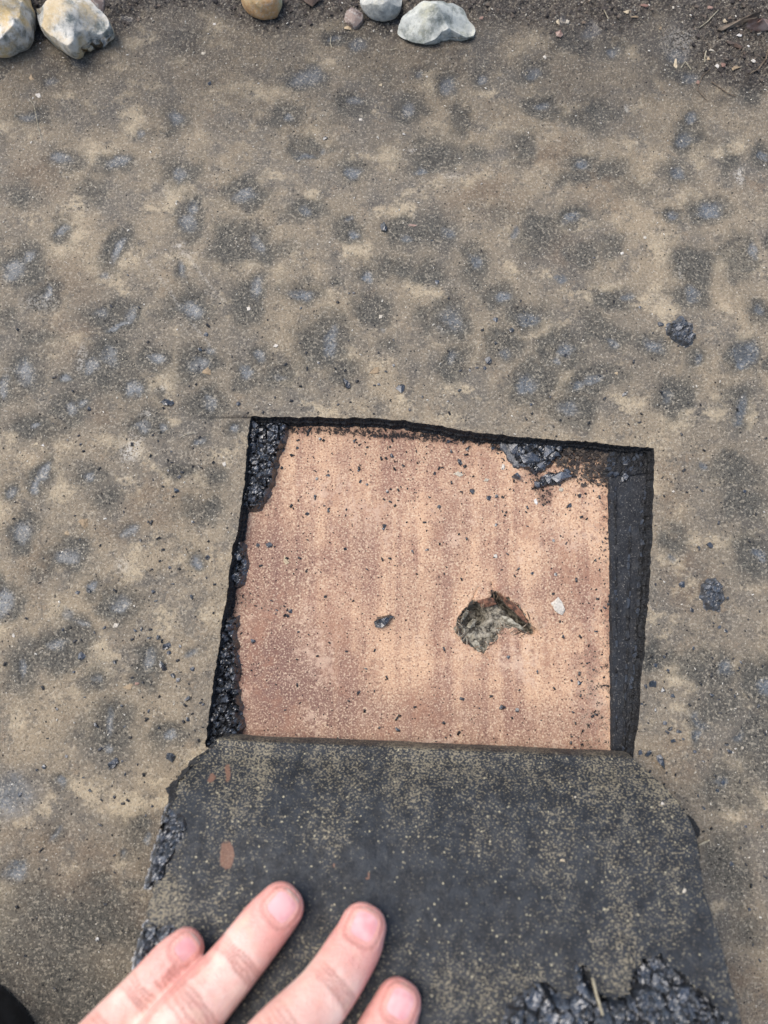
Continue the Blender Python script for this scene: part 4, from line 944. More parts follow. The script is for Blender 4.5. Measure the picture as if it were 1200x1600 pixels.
# the cut sides, black and rough
sv = np.concatenate([side(idx[:, 0])[:, ::-1], side(idx[:, -1]), side(idx[-1, :])])
used, inv = np.unique(sv, return_inverse=True)
Ve = Vf2[used]
rnd_ = np.random.RandomState(9).rand(len(Ve), 3) - .5
mesh_np('cut_side', Ve + rnd_ * 0.0008, inv.reshape(-1, 4), M['cut'], flap, smooth=False)
bvh_flap = BVHTree.FromPolygons([tuple(p_) for p_ in top.reshape(-1, 3)], [tuple(f_) for f_ in grid_faces(NC, NR2)])
def flap_hit(u, v):
    o_ = Vector((0, CY, H_CAM)); d_ = (at(u, v) - o_).normalized()
    h_, n_, i_, ds = bvh_flap.ray_cast(o_, d_)
    return (h_, n_) if h_ else (at(u, v, 0.05), Vector((0, 0, 1)))
FLAPZ[0] = lambda u, v: tuple(flap_hit(u, v)[0])
def flap_lumps(pts, amp, cell, seed, name='torn_bitumen', spread=0.002, lift=0.0):
    cu = sum(p_[0] for p_ in pts) / len(pts); cv = sum(p_[1] for p_ in pts) / len(pts)
    h_, n_ = flap_hit(cu, min(cv, 1650))
    P_ = np.array([tuple(at(u, v, h_.z))[:2] for u, v in pts])
    stp = 0.0006
    X, Y = np.meshgrid(np.arange(P_[:, 0].min() - .003, P_[:, 0].max() + .003, stp), np.arange(P_[:, 1].min() - .003, P_[:, 1].max() + .003, stp))
    sd_ = poly_sd(X, Y, P_) + fbm(X, Y, 330, 3, seed + 5) * 0.0035
    f1, k1 = facets(X, Y, cell, seed, 0.8); bl = CELL[0] * 1.35; f2, k2 = facets(X + .1, Y + .1, cell * .4, seed + 1, .9)
    e = sm(0.0006, -spread, sd_)
    base = h_.z - ((X - h_.x) * n_.x + (Y - h_.y) * n_.y) / n_.z
    Z = base - 0.0012 + lift + e * (0.0008 + amp * (0.5 + 0.55 * f1 + 0.25 * f2 + 0.6 * fbm(X, Y, 110, 2, seed + 9)))
    q_ = grid_faces(X.shape[1], X.shape[0]); q_ = q_[(sd_.ravel()[q_] < 0.0005).any(1)]
    us, iv = np.unique(q_, return_inverse=True)
    return mesh_np(name, np.stack([X, Y + 0.10, Z], -1).reshape(-1, 3)[us], iv.reshape(-1, 4), M['bitumen'], flap, dict(bloom_glint=bl.ravel()[us]), smooth=False)
def grow(T_, k):
    c_ = np.mean(T_, axis=0)
    return [tuple(np.array(p_) + (np.array(p_) - c_) / (np.hypot(*(np.array(p_) - c_)) + 1e-9) * k) for p_ in T_]
flap_lumps(grow(TORN[0], 12), 0.0034, 0.0050, 181, lift=-0.0032)
flap_lumps(grow(TORN[1], 4), 0.0026, 0.0036, 191, lift=-0.0014)
flap_lumps(grow(TORN[2], 4), 0.0026, 0.0036, 195, lift=-0.0014)
te = []
R0, R1, NK = 3, 44, 7
for r in range(R0, R1):
    ow = -du[r, 0] / np.linalg.norm(du[r, 0]); f_ = math.sin(math.pi * (r - R0 + .5) / (R1 - R0)) ** .6
    for k in range(NK):
        t_ = k / (NK - 1)
        te.append(top[r, 0] + np.array([0, .10, 0]) + ow * (-.0008 + f_ * .0052 * math.sin(t_ * 2.2) + (rnd_[r * NK + k, 0]) * .0016 * f_) - nrm[r, 0] * (TH * 1.25 * t_ - .0003 + rnd_[r * NK + k, 1] * .0012))
mesh_np('torn_edge', te, grid_faces(NK, R1 - R0), M['cut'], flap, smooth=False)
shard('torn_corner', [(1072, 1272), (1084, 1280), (1094, 1296), (1090, 1310), (1082, 1302)], [.030, .030, .031, .034, .035], 0.003, M['cut'], flap, 0, 8)
for ch in flap.children:
    if ch.name.startswith('torn_corner'): ch.location = (0, 0.10, 0)
for (nm, ms, u, v, wd, hp, lab) in [('stone_chip', CH, 1034, 1255, 8, 7, 'white chip lying on the flap near its right cut side'), ('stone_chip', CH, 1068, 1391, 8, 12, 'slim white chip low on the right of the flap'), ('stone_chip', TN, 879, 1345, 9, 7, 'tan chip lying in the middle of the flap right half'), ('stone_chip', CH, 898, 1245, 5, 5, 'tiny cream chip on the upper right part of the flap')]:
    piece(nm, ms, u, v, wd, 'flap', lab, 'chip', None, hpx=hp, rot=30)

# ---------------------------------------------------------------- twigs and straws
def tube(name, pts, rad, mat, sides=6, parent=None):
    P_ = [Vector(p_) for p_ in pts]; bmx = bmesh.new(); rings = []
    for i, p_ in enumerate(P_):
        t_ = (P_[min(i + 1, len(P_) - 1)] - P_[max(i - 1, 0)]).normalized()
        s1 = t_.cross(Vector((0, 0, 1))); s1 = s1.normalized() if s1.length > 1e-6 else Vector((1, 0, 0)); s2 = s1.cross(t_)
        r_ = rad * .72 * (0.6 + 0.4 * math.sin(math.pi * (i + .5) / len(P_)))
        rings.append([bmx.verts.new(p_ + (s1 * math.cos(6.2832 * k_ / sides) + s2 * math.sin(6.2832 * k_ / sides)) * r_) for k_ in range(sides)])
    for a, b in zip(rings, rings[1:]):
        for k_ in range(sides): bmx.faces.new((a[k_], a[(k_ + 1) % sides], b[(k_ + 1) % sides], b[k_]))
    bmx.faces.new(rings[0][::-1]); bmx.faces.new(rings[-1])
    mm = bpy.data.meshes.new(name); bmx.to_mesh(mm); bmx.free(); mm.materials.append(mat)
    return link(name, mm, parent)
M['straw'] = mat_plain('dry_straw', (160, 150, 124), (200, 190, 164), 900, 0.6)
M['twig'] = mat_plain('brown_twig', (92, 78, 64), (140, 124, 104), 900, 0.8)
def gp(u, v, dz=0.0008):
    p_ = at(u, v); return (p_.x, p_.y, hm(p_.x, p_.y) + dz)
for (nm, pts, rad, mt, lab) in [
  ('straw', [(1088, 1320), (1097, 1316), (1107, 1311)], .0006, 'straw', 'short pale straw beside the right cut side of the flap'),
  ('twig', [(1105, 158), (1090, 140), (1098, 118), (1110, 108)], .00035, 'twig', 'thin dark twig right of the long tan flake at upper right'),
  ('twig', [(1170, 118), (1185, 108), (1195, 95), (1199, 75)], .0006, 'twig', 'curved brown twig at the top right border'),
  ('twig', [(1101, 98), (1101, 90), (1103, 80)], .0005, 'straw', 'pale stalk under the white chip at upper right'),
  ('twig', [(1065, 104), (1072, 94), (1081, 106)], .0004, 'straw', 'bent pale stalk right of the tan flake'),
  ('twig', [(1112, 127), (1135, 145), (1150, 150)], .0004, 'twig', 'dark root fibre below the pink chip at upper right'),
  ('root_fibre', [(46, 155), (53, 165), (58, 190), (66, 222)], .00022, 'straw', 'hair thin pale fibre on the membrane at upper left'),
  ('root_fibre', [(282, 684), (293, 679), (306, 676)], .00022, 'straw', 'hair thin pale fibre left of the hole corner'),
  ('straw', [(517, 55), (516, 66), (519, 74)], .0003, 'straw', 'tiny upright straw below the triangular brown stone'),
  ('straw', [(610, 78), (619, 76)], .0003, 'straw', 'tiny level straw below the long grey flint'),
  ('twig', [(1120, 20), (1105, 35), (1092, 45)], .0004, 'straw', 'thin pale stalk left of the dry leaf'),
  ('twig', [(942, 20), (950, 32)], .0004, 'straw', 'short pale stalk on soil right of the long grey flint'),
]:
    tag(tube(nm, [gp(*p_) for p_ in pts], rad, M[mt]), lab, 'twig' if nm == 'twig' else nm.replace('_', ' '))
h1, h2, h3 = flap_hit(921, 1520)[0], flap_hit(926, 1545)[0], flap_hit(934, 1572)[0]
up = Vector((0, 0, .004))
tag(tube('twig', [h1 + up, h2 + up * 1.3, h3 + up * 1.5], .0008, M['straw']), 'pale stalk stuck in the torn bitumen at the bottom of the flap', 'twig')

# ---------------------------------------------------------------- flints at the top
def stone(name, outline, h, mat, label, seed, zc=0.35, facet=0.0022, sub=(180, 70), pw=0.45, ridge=()):
    zmid = h * zc
    P_ = np.array([tuple(at(u, v, zmid))[:2] for u, v in outline]); c = P_.mean(0)
    ang = np.arctan2(P_[:, 1] - c[1], P_[:, 0] - c[0]); rad = np.hypot(*(P_ - c).T)
    o_ = np.argsort(ang); ang, rad = ang[o_], rad[o_]
    na, nl = sub
    th = np.linspace(-math.pi, math.pi, na, endpoint=False)
    Rr = np.interp(th, np.concatenate([ang - 2 * math.pi, ang, ang + 2 * math.pi]), np.tile(rad, 3))
    kk = np.array([1, 2, 1]) / 4
    Rr = np.convolve(np.pad(Rr, 1, 'wrap'), kk, 'valid')
    ph = np.linspace(-math.pi / 2, math.pi / 2, nl)
    T_, P2 = np.meshgrid(th, ph)
    cp = np.abs(np.cos(P2)) ** pw
    X = np.cos(T_) * Rr[None] * cp; Y = np.sin(T_) * Rr[None] * cp
    Z = np.where(P2 > 0, np.sin(P2) * (h - zmid), np.sin(P2) * zmid)
    rs_ = np.random.RandomState(seed)
    Rm = Rr.mean()
    for k_ in range(int(facet * 7000)):
        az, sl = rs_.uniform(0, 6.283), rs_.uniform(.25, 1.1)
        off = (h - zmid) * rs_.uniform(.80, 1.05)
        Z = np.minimum(Z, off + sl * (Rm * rs_.uniform(.05, .40) - (X * math.cos(az) + Y * math.sin(az))))
    for (a, b, dep, wd) in ridge:
        pa, pb = at(*a, zmid), at(*b, zmid)
        dd = seg_d(X + c[0], Y + c[1], pa, pb)
        Z = Z + dep * np.exp(-(dd / wd) ** 2) * (P2 > 0)
    nz = fbm(X + Z, Y - Z, 260, 4, seed) * 0.0009 + fbm(X + Z * .7, Y + Z * .7, 70, 2, seed + 3) * 0.0014
    L_ = np.sqrt(X * X + Y * Y + (Z * 1.4) ** 2) + 1e-9
    X, Y, Z = X + nz * X / L_, Y + nz * Y / L_, Z + nz * .6
    q_ = []
    for r_ in range(nl - 1):
        a = np.arange(na); b = (a + 1) % na
        q_.append(np.stack([r_ * na + a, r_ * na + b, (r_ + 1) * na + b, (r_ + 1) * na + a], 1))
    zg = hm(c[0], c[1])
    ob = mesh_np(name, np.stack([X, Y, Z + zmid], -1).reshape(-1, 3), np.concatenate(q_), mat)
    ob.location = (c[0], c[1], zg - 0.0016)
    return tag(ob, label, 'stone')
M['st_blue'] = mat_stone('flint_blue_ochre', (234, 230, 218), (122, 130, 126), (226, 200, 152), 0.62)
M['st_och'] = mat_stone('flint_ochre', (240, 236, 226), (142, 142, 132), (232, 198, 130), 0.7)
M['st_grey'] = mat_stone('flint_grey', (212, 214, 204), (134, 140, 132), (196, 192, 158), 0.4)
M['st_yel'] = mat_stone('flint_yellow', (224, 208, 160), (186, 162, 116), (220, 168, 112), 0.7)
M['st_wht'] = mat_stone('flint_white', (222, 220, 208), (176, 178, 172), (206, 196, 158), 0.45)
M['st_brn'] = mat_stone('stone_brown', (158, 138, 126), (112, 96, 90), (150, 112, 92), 0.4)
stone('flint_stone', [(46, 34), (44, 50), (36, 62), (20, 68), (0, 77), (-25, 74), (-50, 50), (-55, 10), (-40, -35), (0, -48), (30, -30), (43, 0)], 0.026, M['st_och'], 'rounded ochre and white flint at the top left corner', 401, facet=.0016, ridge=(((0, 55), (30, 40), -.003, .006), ((20, -10), (30, 30), .002, .005)))
stone('flint_stone', [(55, -20), (56, 12), (60, 36), (72, 54), (92, 69), (112, 82), (120, 78), (124, 68), (140, 58), (160, 53), (175, 46), (174, 36), (160, 24), (145, 10), (128, -4), (110, -30), (80, -38)], 0.024, M['st_blue'],
      'pointed blue grey flint with ochre crust, second stone from the left', 402, ridge=(((118, 72), (132, 36), .0012, .004), ((132, 36), (172, 40), .0010, .004), ((134, 64), (152, 54), -.006, .0065), ((58, 0), (64, 40), -.004, .004)))
stone('flint_stone', [(378, 0), (384, 10), (398, 18), (418, 20), (432, 17), (437, 6), (437, -12), (425, -28), (400, -30), (382, -16)], 0.014, M['st_yel'], 'smooth yellow pebble at the top edge, left of the white one', 403, facet=.0005)
stone('flint_stone', [(564, 0), (572, 12), (588, 20), (606, 21), (620, 15), (627, 2), (626, -14), (612, -30), (585, -32), (568, -16)], 0.015, M['st_wht'], 'smooth whitish pebble at the top edge above the triangular stone', 404, facet=.0005)
stone('flint_stone', [(620, 44), (627, 32), (640, 19), (655, 15), (668, 17), (682, 12), (700, 14), (722, 15), (732, 26), (744, 40), (742, 50), (728, 55), (706, 52), (690, 55), (672, 61), (655, 60), (638, 54)], 0.014, M['st_grey'],
      'long grey flint with a saddle shaped top, lying apart at the top', 405, facet=.0008, ridge=(((660, 20), (680, 40), .002, .004), ((690, 44), (735, 44), -.0025, .004), ((650, 50), (690, 40), .0015, .004)))
stone('stone', [(537, 24), (546, 15), (554, 4), (562, 14), (563, 34), (556, 40), (547, 34)], 0.007, M['st_brn'], 'small triangular brown stone below the whitish pebble', 406, facet=.001, sub=(48, 20))
stone('stone', [(137, -8), (146, -12), (158, -6), (160, 6), (154, 14), (146, 12), (140, 4)], 0.006, M['st_brn'], 'brown stone sliver behind the pointed flint', 407, facet=.001, sub=(40, 18))

# ---------------------------------------------------------------- litter at the top right
M['leaf'] = mat_plain('dry_leaf', (150, 118, 104), (196, 172, 158), 260, 0.5)
M['leafdk'] = mat_plain('dark_leaf', (66, 56, 50), (112, 92, 78), 260, 0.6)
M['bark'] = mat_plain('bark_strip', (96, 86, 74), (134, 120, 104), 260, 0.85)
def litter(nm, pts, hs, mt, lab, cat, seed, bow=.001):
    P_ = [at(u, v) for u, v in pts]
    zz = [hm(p_.x, p_.y) + h_ for p_, h_ in zip(P_, hs)]
    return tag(shard(nm, pts, zz, .0005, M[mt], None, bow, seed), lab, cat)
litter('dry_leaf', [(1166, 40), (1172, 30), (1180, 36), (1186, 34), (1194, 30), (1206, 34), (1204, 46), (1188, 48), (1175, 46)], [.002, .006, .004, .006, .005, .002, .001, .001, .001], 'leaf', 'curled reddish white dry leaf at the top right border', 'leaf', 11, .004)
litter('bark_strip', [(1120, 46), (1140, 36), (1160, 28), (1176, 22), (1190, 18), (1186, 26), (1166, 34), (1146, 42), (1128, 48)], [.001, .002, .003, .004, .003, .001, .001, .001, .0005], 'bark', 'long grey brown bark strip above the curled dry leaf', 'bark', 12)
litter('bark_strip', [(1136, 64), (1150, 67), (1162, 73), (1158, 76), (1146, 72), (1138, 68)], [.001, .002, .001, .001, .001, .001], 'leafdk', 'small brown bark strip below the curled dry leaf', 'bark', 13)
litter('dry_leaf', [(470, -4), (478, 4), (488, 10), (496, 2), (506, -6), (490, -12)], [.001, .003, .002, .003, .001, .004], 'leafdk', 'dark curled leaf at the top edge between two pebbles', 'leaf', 14, .003)
litter('dry_leaf', [(868, 50), (876, 46), (880, 54), (876, 58), (870, 56)], [.001, .002, .001, .001, .001], 'leaf', 'small reddish leaf scrap on soil right of the long flint', 'leaf', 15)
for (nm, ms, u, v, wd, hp, lab) in [
  ('stone_chip', TN, 1057, 97, 8, 22, 'long upright tan flake on dark membrane at upper right'),
  ('stone_chip', CH, 1109, 81, 18, 10, 'bright white chip with a tail at upper right'),
  ('stone_chip', TN, 1149, 109, 15, 12, 'triangular tan chip right of the pink chip'),
  ('stone_chip', PK, 1129, 106, 10, 13, 'round pink chip at upper right'),
  ('stone_chip', CH, 1121, 104, 9, 11, 'grey white chip touching the pink chip'),
  ('stone_chip', CH, 1176, 97, 9, 8, 'round bright white chip at upper right border'),
  ('stone_chip', CH, 1154, 57, 10, 7, 'pale chip just left of the curled dry leaf, lower one'),
  ('stone_chip', CH, 1157, 47, 9, 5, 'slim pale chip just left of the curled dry leaf, upper one'),
  ('stone_chip', TN, 1131, 36, 9, 9, 'cream chip at the left end of the long bark strip'),
  ('stone_chip', PK, 1108, 17, 12, 9, 'pinkish brown chip near the top edge, left of the bark'),
  ('stone_chip', PK, 1151, 5, 8, 10, 'pinkish chip at the very top edge, right side'),
  ('stone_chip', TN, 979, 20, 12, 10, 'cream chip on soil at the top, right of the flint'),
  ('stone_chip', CH, 887, 33, 7, 10, 'white chip on soil above the reddish leaf scrap'),
  ('stone_chip', TN, 872, 34, 7, 11, 'tan chip left of a white chip on the soil'),
  ('stone_chip', PK, 1006, 12, 14, 7, 'curved orange brown chip at the top, on soil'),
  ('stone_chip', TN, 990, 30, 16, 5, 'slim tan sliver on soil below the cream chip'),
  ('stone_chip', CH, 1058, 13, 8, 4, 'slim white chip on pale membrane at the top'),
  ('stone_chip', CH, 1050, 14, 5, 8, 'small slanting white chip at the top beside a slim one'),
  ('stone_chip', PK, 1091, 127, 6, 8, 'small orange chip below the blue patch at upper right'),
  ('stone_chip', TN, 1032, 45, 6, 7, 'tiny tan chip on a pale patch at the top'),
  ('stone_chip', TN, 1107, 92, 6, 8, 'tiny tan chip under the bright white chip'),
  ('stone_chip', CH, 1168, 74, 5, 5, 'tiny cream chip at the end of the small bark strip'),
  ('stone_chip', CH, 1195, 140, 8, 5, 'pale chip at the right border below the curved twig')]:
    piece(nm, ms, u, v, wd, 'felt', lab, 'chip', None, hpx=hp, rot=rr0.uniform(-15, 15), zs=0.7, dz=.0004)

# ---------------------------------------------------------------- what nobody could count: soil, grit, black dust
def scatter(name, tmpl, X, Y, Z, S_, mat, label, cat, seed, flat=0.7, parent=None):
    rs_ = np.random.RandomState(seed)
    tv = np.array([v_.co[:] for v_ in tmpl.vertices]); tf = np.array([p_.vertices[:] for p_ in tmpl.polygons])
    n_ = len(X); a = rs_.rand(n_) * 6.283
    ca, sa = np.cos(a), np.sin(a)
    sx, sy, sz = S_ * (0.7 + .6 * rs_.rand(n_)), S_ * (0.7 + .5 * rs_.rand(n_)), S_ * flat * (0.7 + .6 * rs_.rand(n_))
    vx, vy = tv[None, :, 0] * sx[:, None], tv[None, :, 1] * sy[:, None]
    V_ = np.stack([vx * ca[:, None] - vy * sa[:, None] + X[:, None], vx * sa[:, None] + vy * ca[:, None] + Y[:, None], tv[None, :, 2] * sz[:, None] + Z[:, None]], -1)
    F_ = tf[None] + (np.arange(n_) * len(tv))[:, None, None]
    ob = mesh_np(name, V_.reshape(-1, 3), F_.reshape(-1, 3), mat, parent, smooth=False)
    return tag(ob, label, cat, kind='stuff')
tiny = hull_mesh('grain_shape', 501, 8, 0.7, M['grit'])
clod = hull_mesh('clod_shape', 503, 12, 0.75, M['soil'], 1.1, 0.15)
rs = np.random.RandomState(12)
def sample(n_, prob, x0=-0.215, x1=0.215, y0=-0.25, y1=0.285):
    X = rs.uniform(x0, x1, n_); Y = rs.uniform(y0, y1, n_)
    i = np.clip(((X - gx[0]) / STEP).astype(int), 0, NX - 1); j = np.clip(((Y - gy[0]) / STEP).astype(int), 0, NY - 1)
    k_ = (rs.rand(n_) < prob(X, Y, j, i)) & (hole_sd[j, i] > 0.0008)
    X, Y, i, j = X[k_], Y[k_], i[k_], j[k_]
    return X, Y, Hm[j, i]
X, Y, Z = sample(60000, lambda x, y, j, i: np.clip(soil[j, i] * 1.6 - 0.95, 0, 1) * 0.8)
scatter('soil_crumbs', clod, X, Y, Z, 0.0004 + 0.0011 * rs.rand(len(X)) ** 3.5, M['soil'], 'dark crumbly soil along the top around the flints', 'soil', 21)
X, Y, Z = sample(30000, lambda x, y, j, i: 0.25 + 0.5 * soil[j, i] + 0.2 * imp_shade[j, i])
scatter('pale_grit', tiny, X, Y, Z, 0.00018 + 0.0006 * rs.rand(len(X)) ** 5, M['grit'], 'fine pale grit strewn over the felt roof', 'grit', 22)
dl = lambda x, y, j, i: np.clip(0.10 + 0.7 * np.exp(-np.abs(hole_sd[j, i]) / 0.03) + 0.35 * np.exp(-np.abs(hole_sd[j, i]) / 0.09), 0, 1) * (y < 0.11)
X, Y, Z = sample(9000, dl)
scatter('black_dust', tiny, X, Y, Z, 0.00022 + 0.0011 * rs.rand(len(X)) ** 4, M['dustb'], 'fine black bitumen dust on the felt roof round the hole', 'dust', 23)
n_ = 9000
X = rs.uniform(bx[0] + .004, bx[-1] - .004, n_); Y = rs.uniform(by[0] + .004, by[-1] - .004, n_)
i = ((X - bx[0]) / 0.0006).astype(int); j = ((Y - by[0]) / 0.0006).astype(int)
k_ = (rs.rand(n_) < np.clip(0.12 + 1.2 * dirt[j, i] + .10 * (Y > 0), 0, 1)) & (bsd[j, i] > 0.003) & (tsd[j, i] > 0)
X, Y, i, j = X[k_], Y[k_], i[k_], j[k_]
scatter('board_dust', tiny, X, Y, ZB + Hb[j, i], 0.0002 + 0.0011 * rs.rand(len(X)) ** 4, M['dustb'], 'fine black bitumen dust lying on the bare brown board', 'dust', 24)

n_ = 2600
U_, V_ = 868 + 84 * rs.rand(n_), 694 + 66 * rs.rand(n_)
k_ = rs.rand(n_) < np.clip(1.1 - (V_ - 694) / 62 + 0.5 * (U_ - 900) / 60, 0, 1) * 0.8
pp = np.array([tuple(at(a, b, ZB)) for a, b in zip(U_[k_], V_[k_])])
scatter('loose_dirt', clod, pp[:, 0], pp[:, 1], pp[:, 2] + rs.rand(len(pp)) * .0006, 0.00025 + 0.0010 * rs.rand(len(pp)) ** 3, M['soil'], 'brown and black dirt smeared over the board right of the bitumen shards', 'dirt', 25)
M['mixed'] = mat_grain('mixed_chips', (110, 94, 82), (176, 156, 134), (230, 222, 206), 0.8)
chipm = hull_mesh('litter_shape', 505, 9, 0.5, M['mixed'], 1.5, 0.1)
X, Y, Z = sample(9000, lambda x, y, j, i: np.clip(soil[j, i] * 1.5 - 0.9, 0, 1) * (0.05 + 0.5 * (x > 0.10) * (y > .19)))
scatter('litter', chipm, X, Y, Z + .0004, 0.0005 + 0.0011 * rs.rand(len(X)) ** 2.5, M['mixed'], 'small broken chips and litter mixed in the soil at the top', 'litter', 26)
fv, ff, off_ = [], [], 0
TP = np.array(TEAR)
for k_ in range(110):
    i_ = rs.randint(len(TP)); t_ = rs.rand()
    b_ = TP[i_] * (1 - t_) + TP[(i_ + 1) % len(TP)] * t_ + rs.uniform(-1, 1, 2) * .0007
    inw = (TP.mean(0) - b_); inw = inw / (np.linalg.norm(inw) + 1e-9)
    an = math.atan2(inw[1], inw[0]) + rs.uniform(-1.3, 1.3)
    L_ = rs.uniform(.0012, .0042); r_ = rs.uniform(.00010, .00022)
    p0_ = np.array([b_[0], b_[1], hb(*b_) + .0004]); p1_ = p0_ + np.array([math.cos(an) * L_, math.sin(an) * L_, rs.uniform(-.0012, .0008)])
    p1_[2] = max(p1_[2], hb(p1_[0], p1_[1]) + .0002); mid_ = (p0_ + p1_) / 2 + np.array([0, 0, .0004])
    sd_ = np.array([-math.sin(an), math.cos(an), 0]) * r_; up_ = np.array([0, 0, r_])
    for q_ in (p0_, mid_, p1_): fv += [q_ + sd_, q_ + up_, q_ - sd_]
    for a in (0, 3):
        for b in range(3): ff.append((off_ + a + b, off_ + a + (b + 1) % 3, off_ + a + 3 + (b + 1) % 3, off_ + a + 3 + b))
    off_ += 9
M['fib'] = mat_grain('facing_fibres', (92, 74, 60), (160, 136, 112), (206, 196, 176), 0.85)
fo = mesh_np('loose_fibres', fv, ff, M['fib'], board, smooth=False); fo['kind'] = 'stuff'

# ---------------------------------------------------------------- the person: left hand on the flap, sleeve, boot
person = empty('person', (-0.16, -0.45, 0))
tag(person, 'bare left hand of a person pressing down the folded felt flap', 'person')
OFF = Vector(person.location)
def catmull(P_, n_):
    P_ = [2 * P_[0] - P_[1]] + P_ + [2 * P_[-1] - P_[-2]]
    o_ = []
    for i in range(1, len(P_) - 2):
        a, b, c, d = P_[i - 1:i + 3]
        for k_ in range(n_):
            t_ = k_ / n_
            o_.append(0.5 * (2 * b + (c - a) * t_ + (2 * a - 5 * b + 4 * c - d) * t_ ** 2 + (3 * b - a - 3 * c + d) * t_ ** 3))
    o_.append(P_[-2])
    return np.array(o_)
def limb(bmx, ctrl, tip_round=True, n_=10, sides=28):
    """ctrl: (u, v, z, half width, half height) from tip to root; a closed tube, flattened across, rounded at the tip"""
    A = [np.array([*at(u, v, z_), w_, h_]) for (u, v, z_, w_, h_) in ctrl]
    C_ = catmull(A, n_)
    pts, ww, hh = C_[:, :3], C_[:, 3], C_[:, 4]
    T_ = np.gradient(pts, axis=0); T_ /= np.linalg.norm(T_, axis=1)[:, None]
    rings = []
    def ring(p_, t_, w_, h_):
        t_ = Vector(t_); s_ = t_.cross(Vector((0, 0, 1))).normalized(); u_ = s_.cross(t_)
        vs = []
        for k_ in range(sides):
            a = 2 * math.pi * k_ / sides
            ca_, sa_ = math.cos(a), math.sin(a)
            x_ = math.copysign(abs(ca_) ** 0.9, ca_); y_ = math.copysign(abs(sa_) ** 0.92, sa_)
            vs.append(bmx.verts.new(Vector(p_) + s_ * x_ * w_ + u_ * y_ * h_))
        return vs
    if tip_round:
        for k_ in range(1, 7):
            a = math.pi / 2 * k_ / 7
            rings.append(ring(pts[0] - T_[0] * ww[0] * 0.95 * math.cos(a), T_[0], ww[0] * math.sin(a) ** .85, hh[0] * math.sin(a) ** .85))
    for p_, t_, w_, h_ in zip(pts, T_, ww, hh): rings.append(ring(p_, t_, w_, h_))
    for a, b in zip(rings, rings[1:]):
        for k_ in range(sides): bmx.faces.new((a[k_], a[(k_ + 1) % sides], b[(k_ + 1) % sides], b[k_]))
    bmx.faces.new(rings[0][::-1]); bmx.faces.new(rings[-1])
    return pts, T_, ww, hh
mm_ = 0.001
FING = {   # from fingertip to knuckle
 'little': [(289, 1482, .0625, 6.9, 5.6), (268, 1502, .0645, 7.6, 6.4), (222, 1552, .0690, 7.7, 6.9), (168, 1612, .0740, 8.6, 7.8), (100, 1690, .0800, 9.2, 8.4), (60, 1760, .0830, 9.5, 9.5)],
 'ring': [(438, 1418, .0575, 8.7, 6.6), (413, 1447, .0600, 9.4, 7.6), (360, 1514, .0670, 9.6, 8.2), (285, 1598, .0760, 10.6, 9.4), (200, 1695, .0830, 10.4, 9.8), (150, 1760, .0860, 11, 11)],
 'middle': [(567, 1450, .0600, 8.6, 6.6), (553, 1482, .0625, 9.5, 7.6), (504, 1556, .0720, 10.0, 8.5), (432, 1632, .0810, 10.8, 9.6), (340, 1735, .0870, 10.6, 10), (290, 1800, .0890, 11.2, 11)],
 'index': [(622, 1568, .0655, 8.2, 6.4), (606, 1604, .0680, 9.2, 7.6), (566, 1676, .0760, 9.6, 8.4), (510, 1760, .0830, 10.6, 9.4), (440, 1850, .0880, 10.4, 10), (400, 1900, .0890, 11, 11)],
}
WR = (190, 2080, .0900)
bm = bmesh.new()
paths = {}
for nm, c in FING.items():
    paths[nm] = limb(bm, [(u, v, z_, w_ * mm_, h_ * mm_) for (u, v, z_, w_, h_) in c])
    u, v, z_ = c[-1][:3]
    limb(bm, [(c[-2][0], c[-2][1], c[-2][2] - .001, .0105, .0095), (u, v, z_, .0125, .0115), ((u + WR[0]) / 2, (v + WR[1]) / 2, .088, .0135, .0130), (WR[0] + (u - 220) * .25, WR[1] - 30, .090, .0150, .0160)])
limb(bm, [(700, 1880, .070, .0095, .0080), (660, 1930, .071, .0108, .0095), (580, 2000, .075, .0112, .0105), (470, 2060, .080, .0135, .0125), (340, 2080, .086, .0165, .0150), (240, 2090, .090, .017, .016)])
limb(bm, [(230, 2000, .087, .026, .015), (170, 2120, .090, .027, .018), (110, 2260, .094, .028, .020), (-20, 2500, .105, .033, .027), (-200, 2800, .125, .038, .034)])
raw = bpy.data.meshes.new('hand_raw'); bm.to_mesh(raw); bm.free()
ro = bpy.data.objects.new('hand_raw', raw); COL.objects.link(ro)
md = ro.modifiers.new('r', 'REMESH'); md.mode = 'VOXEL'; md.voxel_size = 0.0009
md = ro.modifiers.new('s', 'SMOOTH'); md.factor = 0.6; md.iterations = 7
dg = bpy.context.evaluated_depsgraph_get()
hm_mesh = bpy.data.meshes.new_from_object(ro.evaluated_get(dg))
bpy.data.objects.remove(ro)
n_ = len(hm_mesh.vertices)
co = np.empty(n_ * 3, np.float32); hm_mesh.vertices.foreach_get('co', co); co = co.reshape(-1, 3).astype(float)
no = np.empty(n_ * 3, np.float32); hm_mesh.vertices.foreach_get('normal', no); no = no.reshape(-1, 3)
tip = np.zeros(n_); crease = np.zeros(n_); disp = np.zeros(n_)
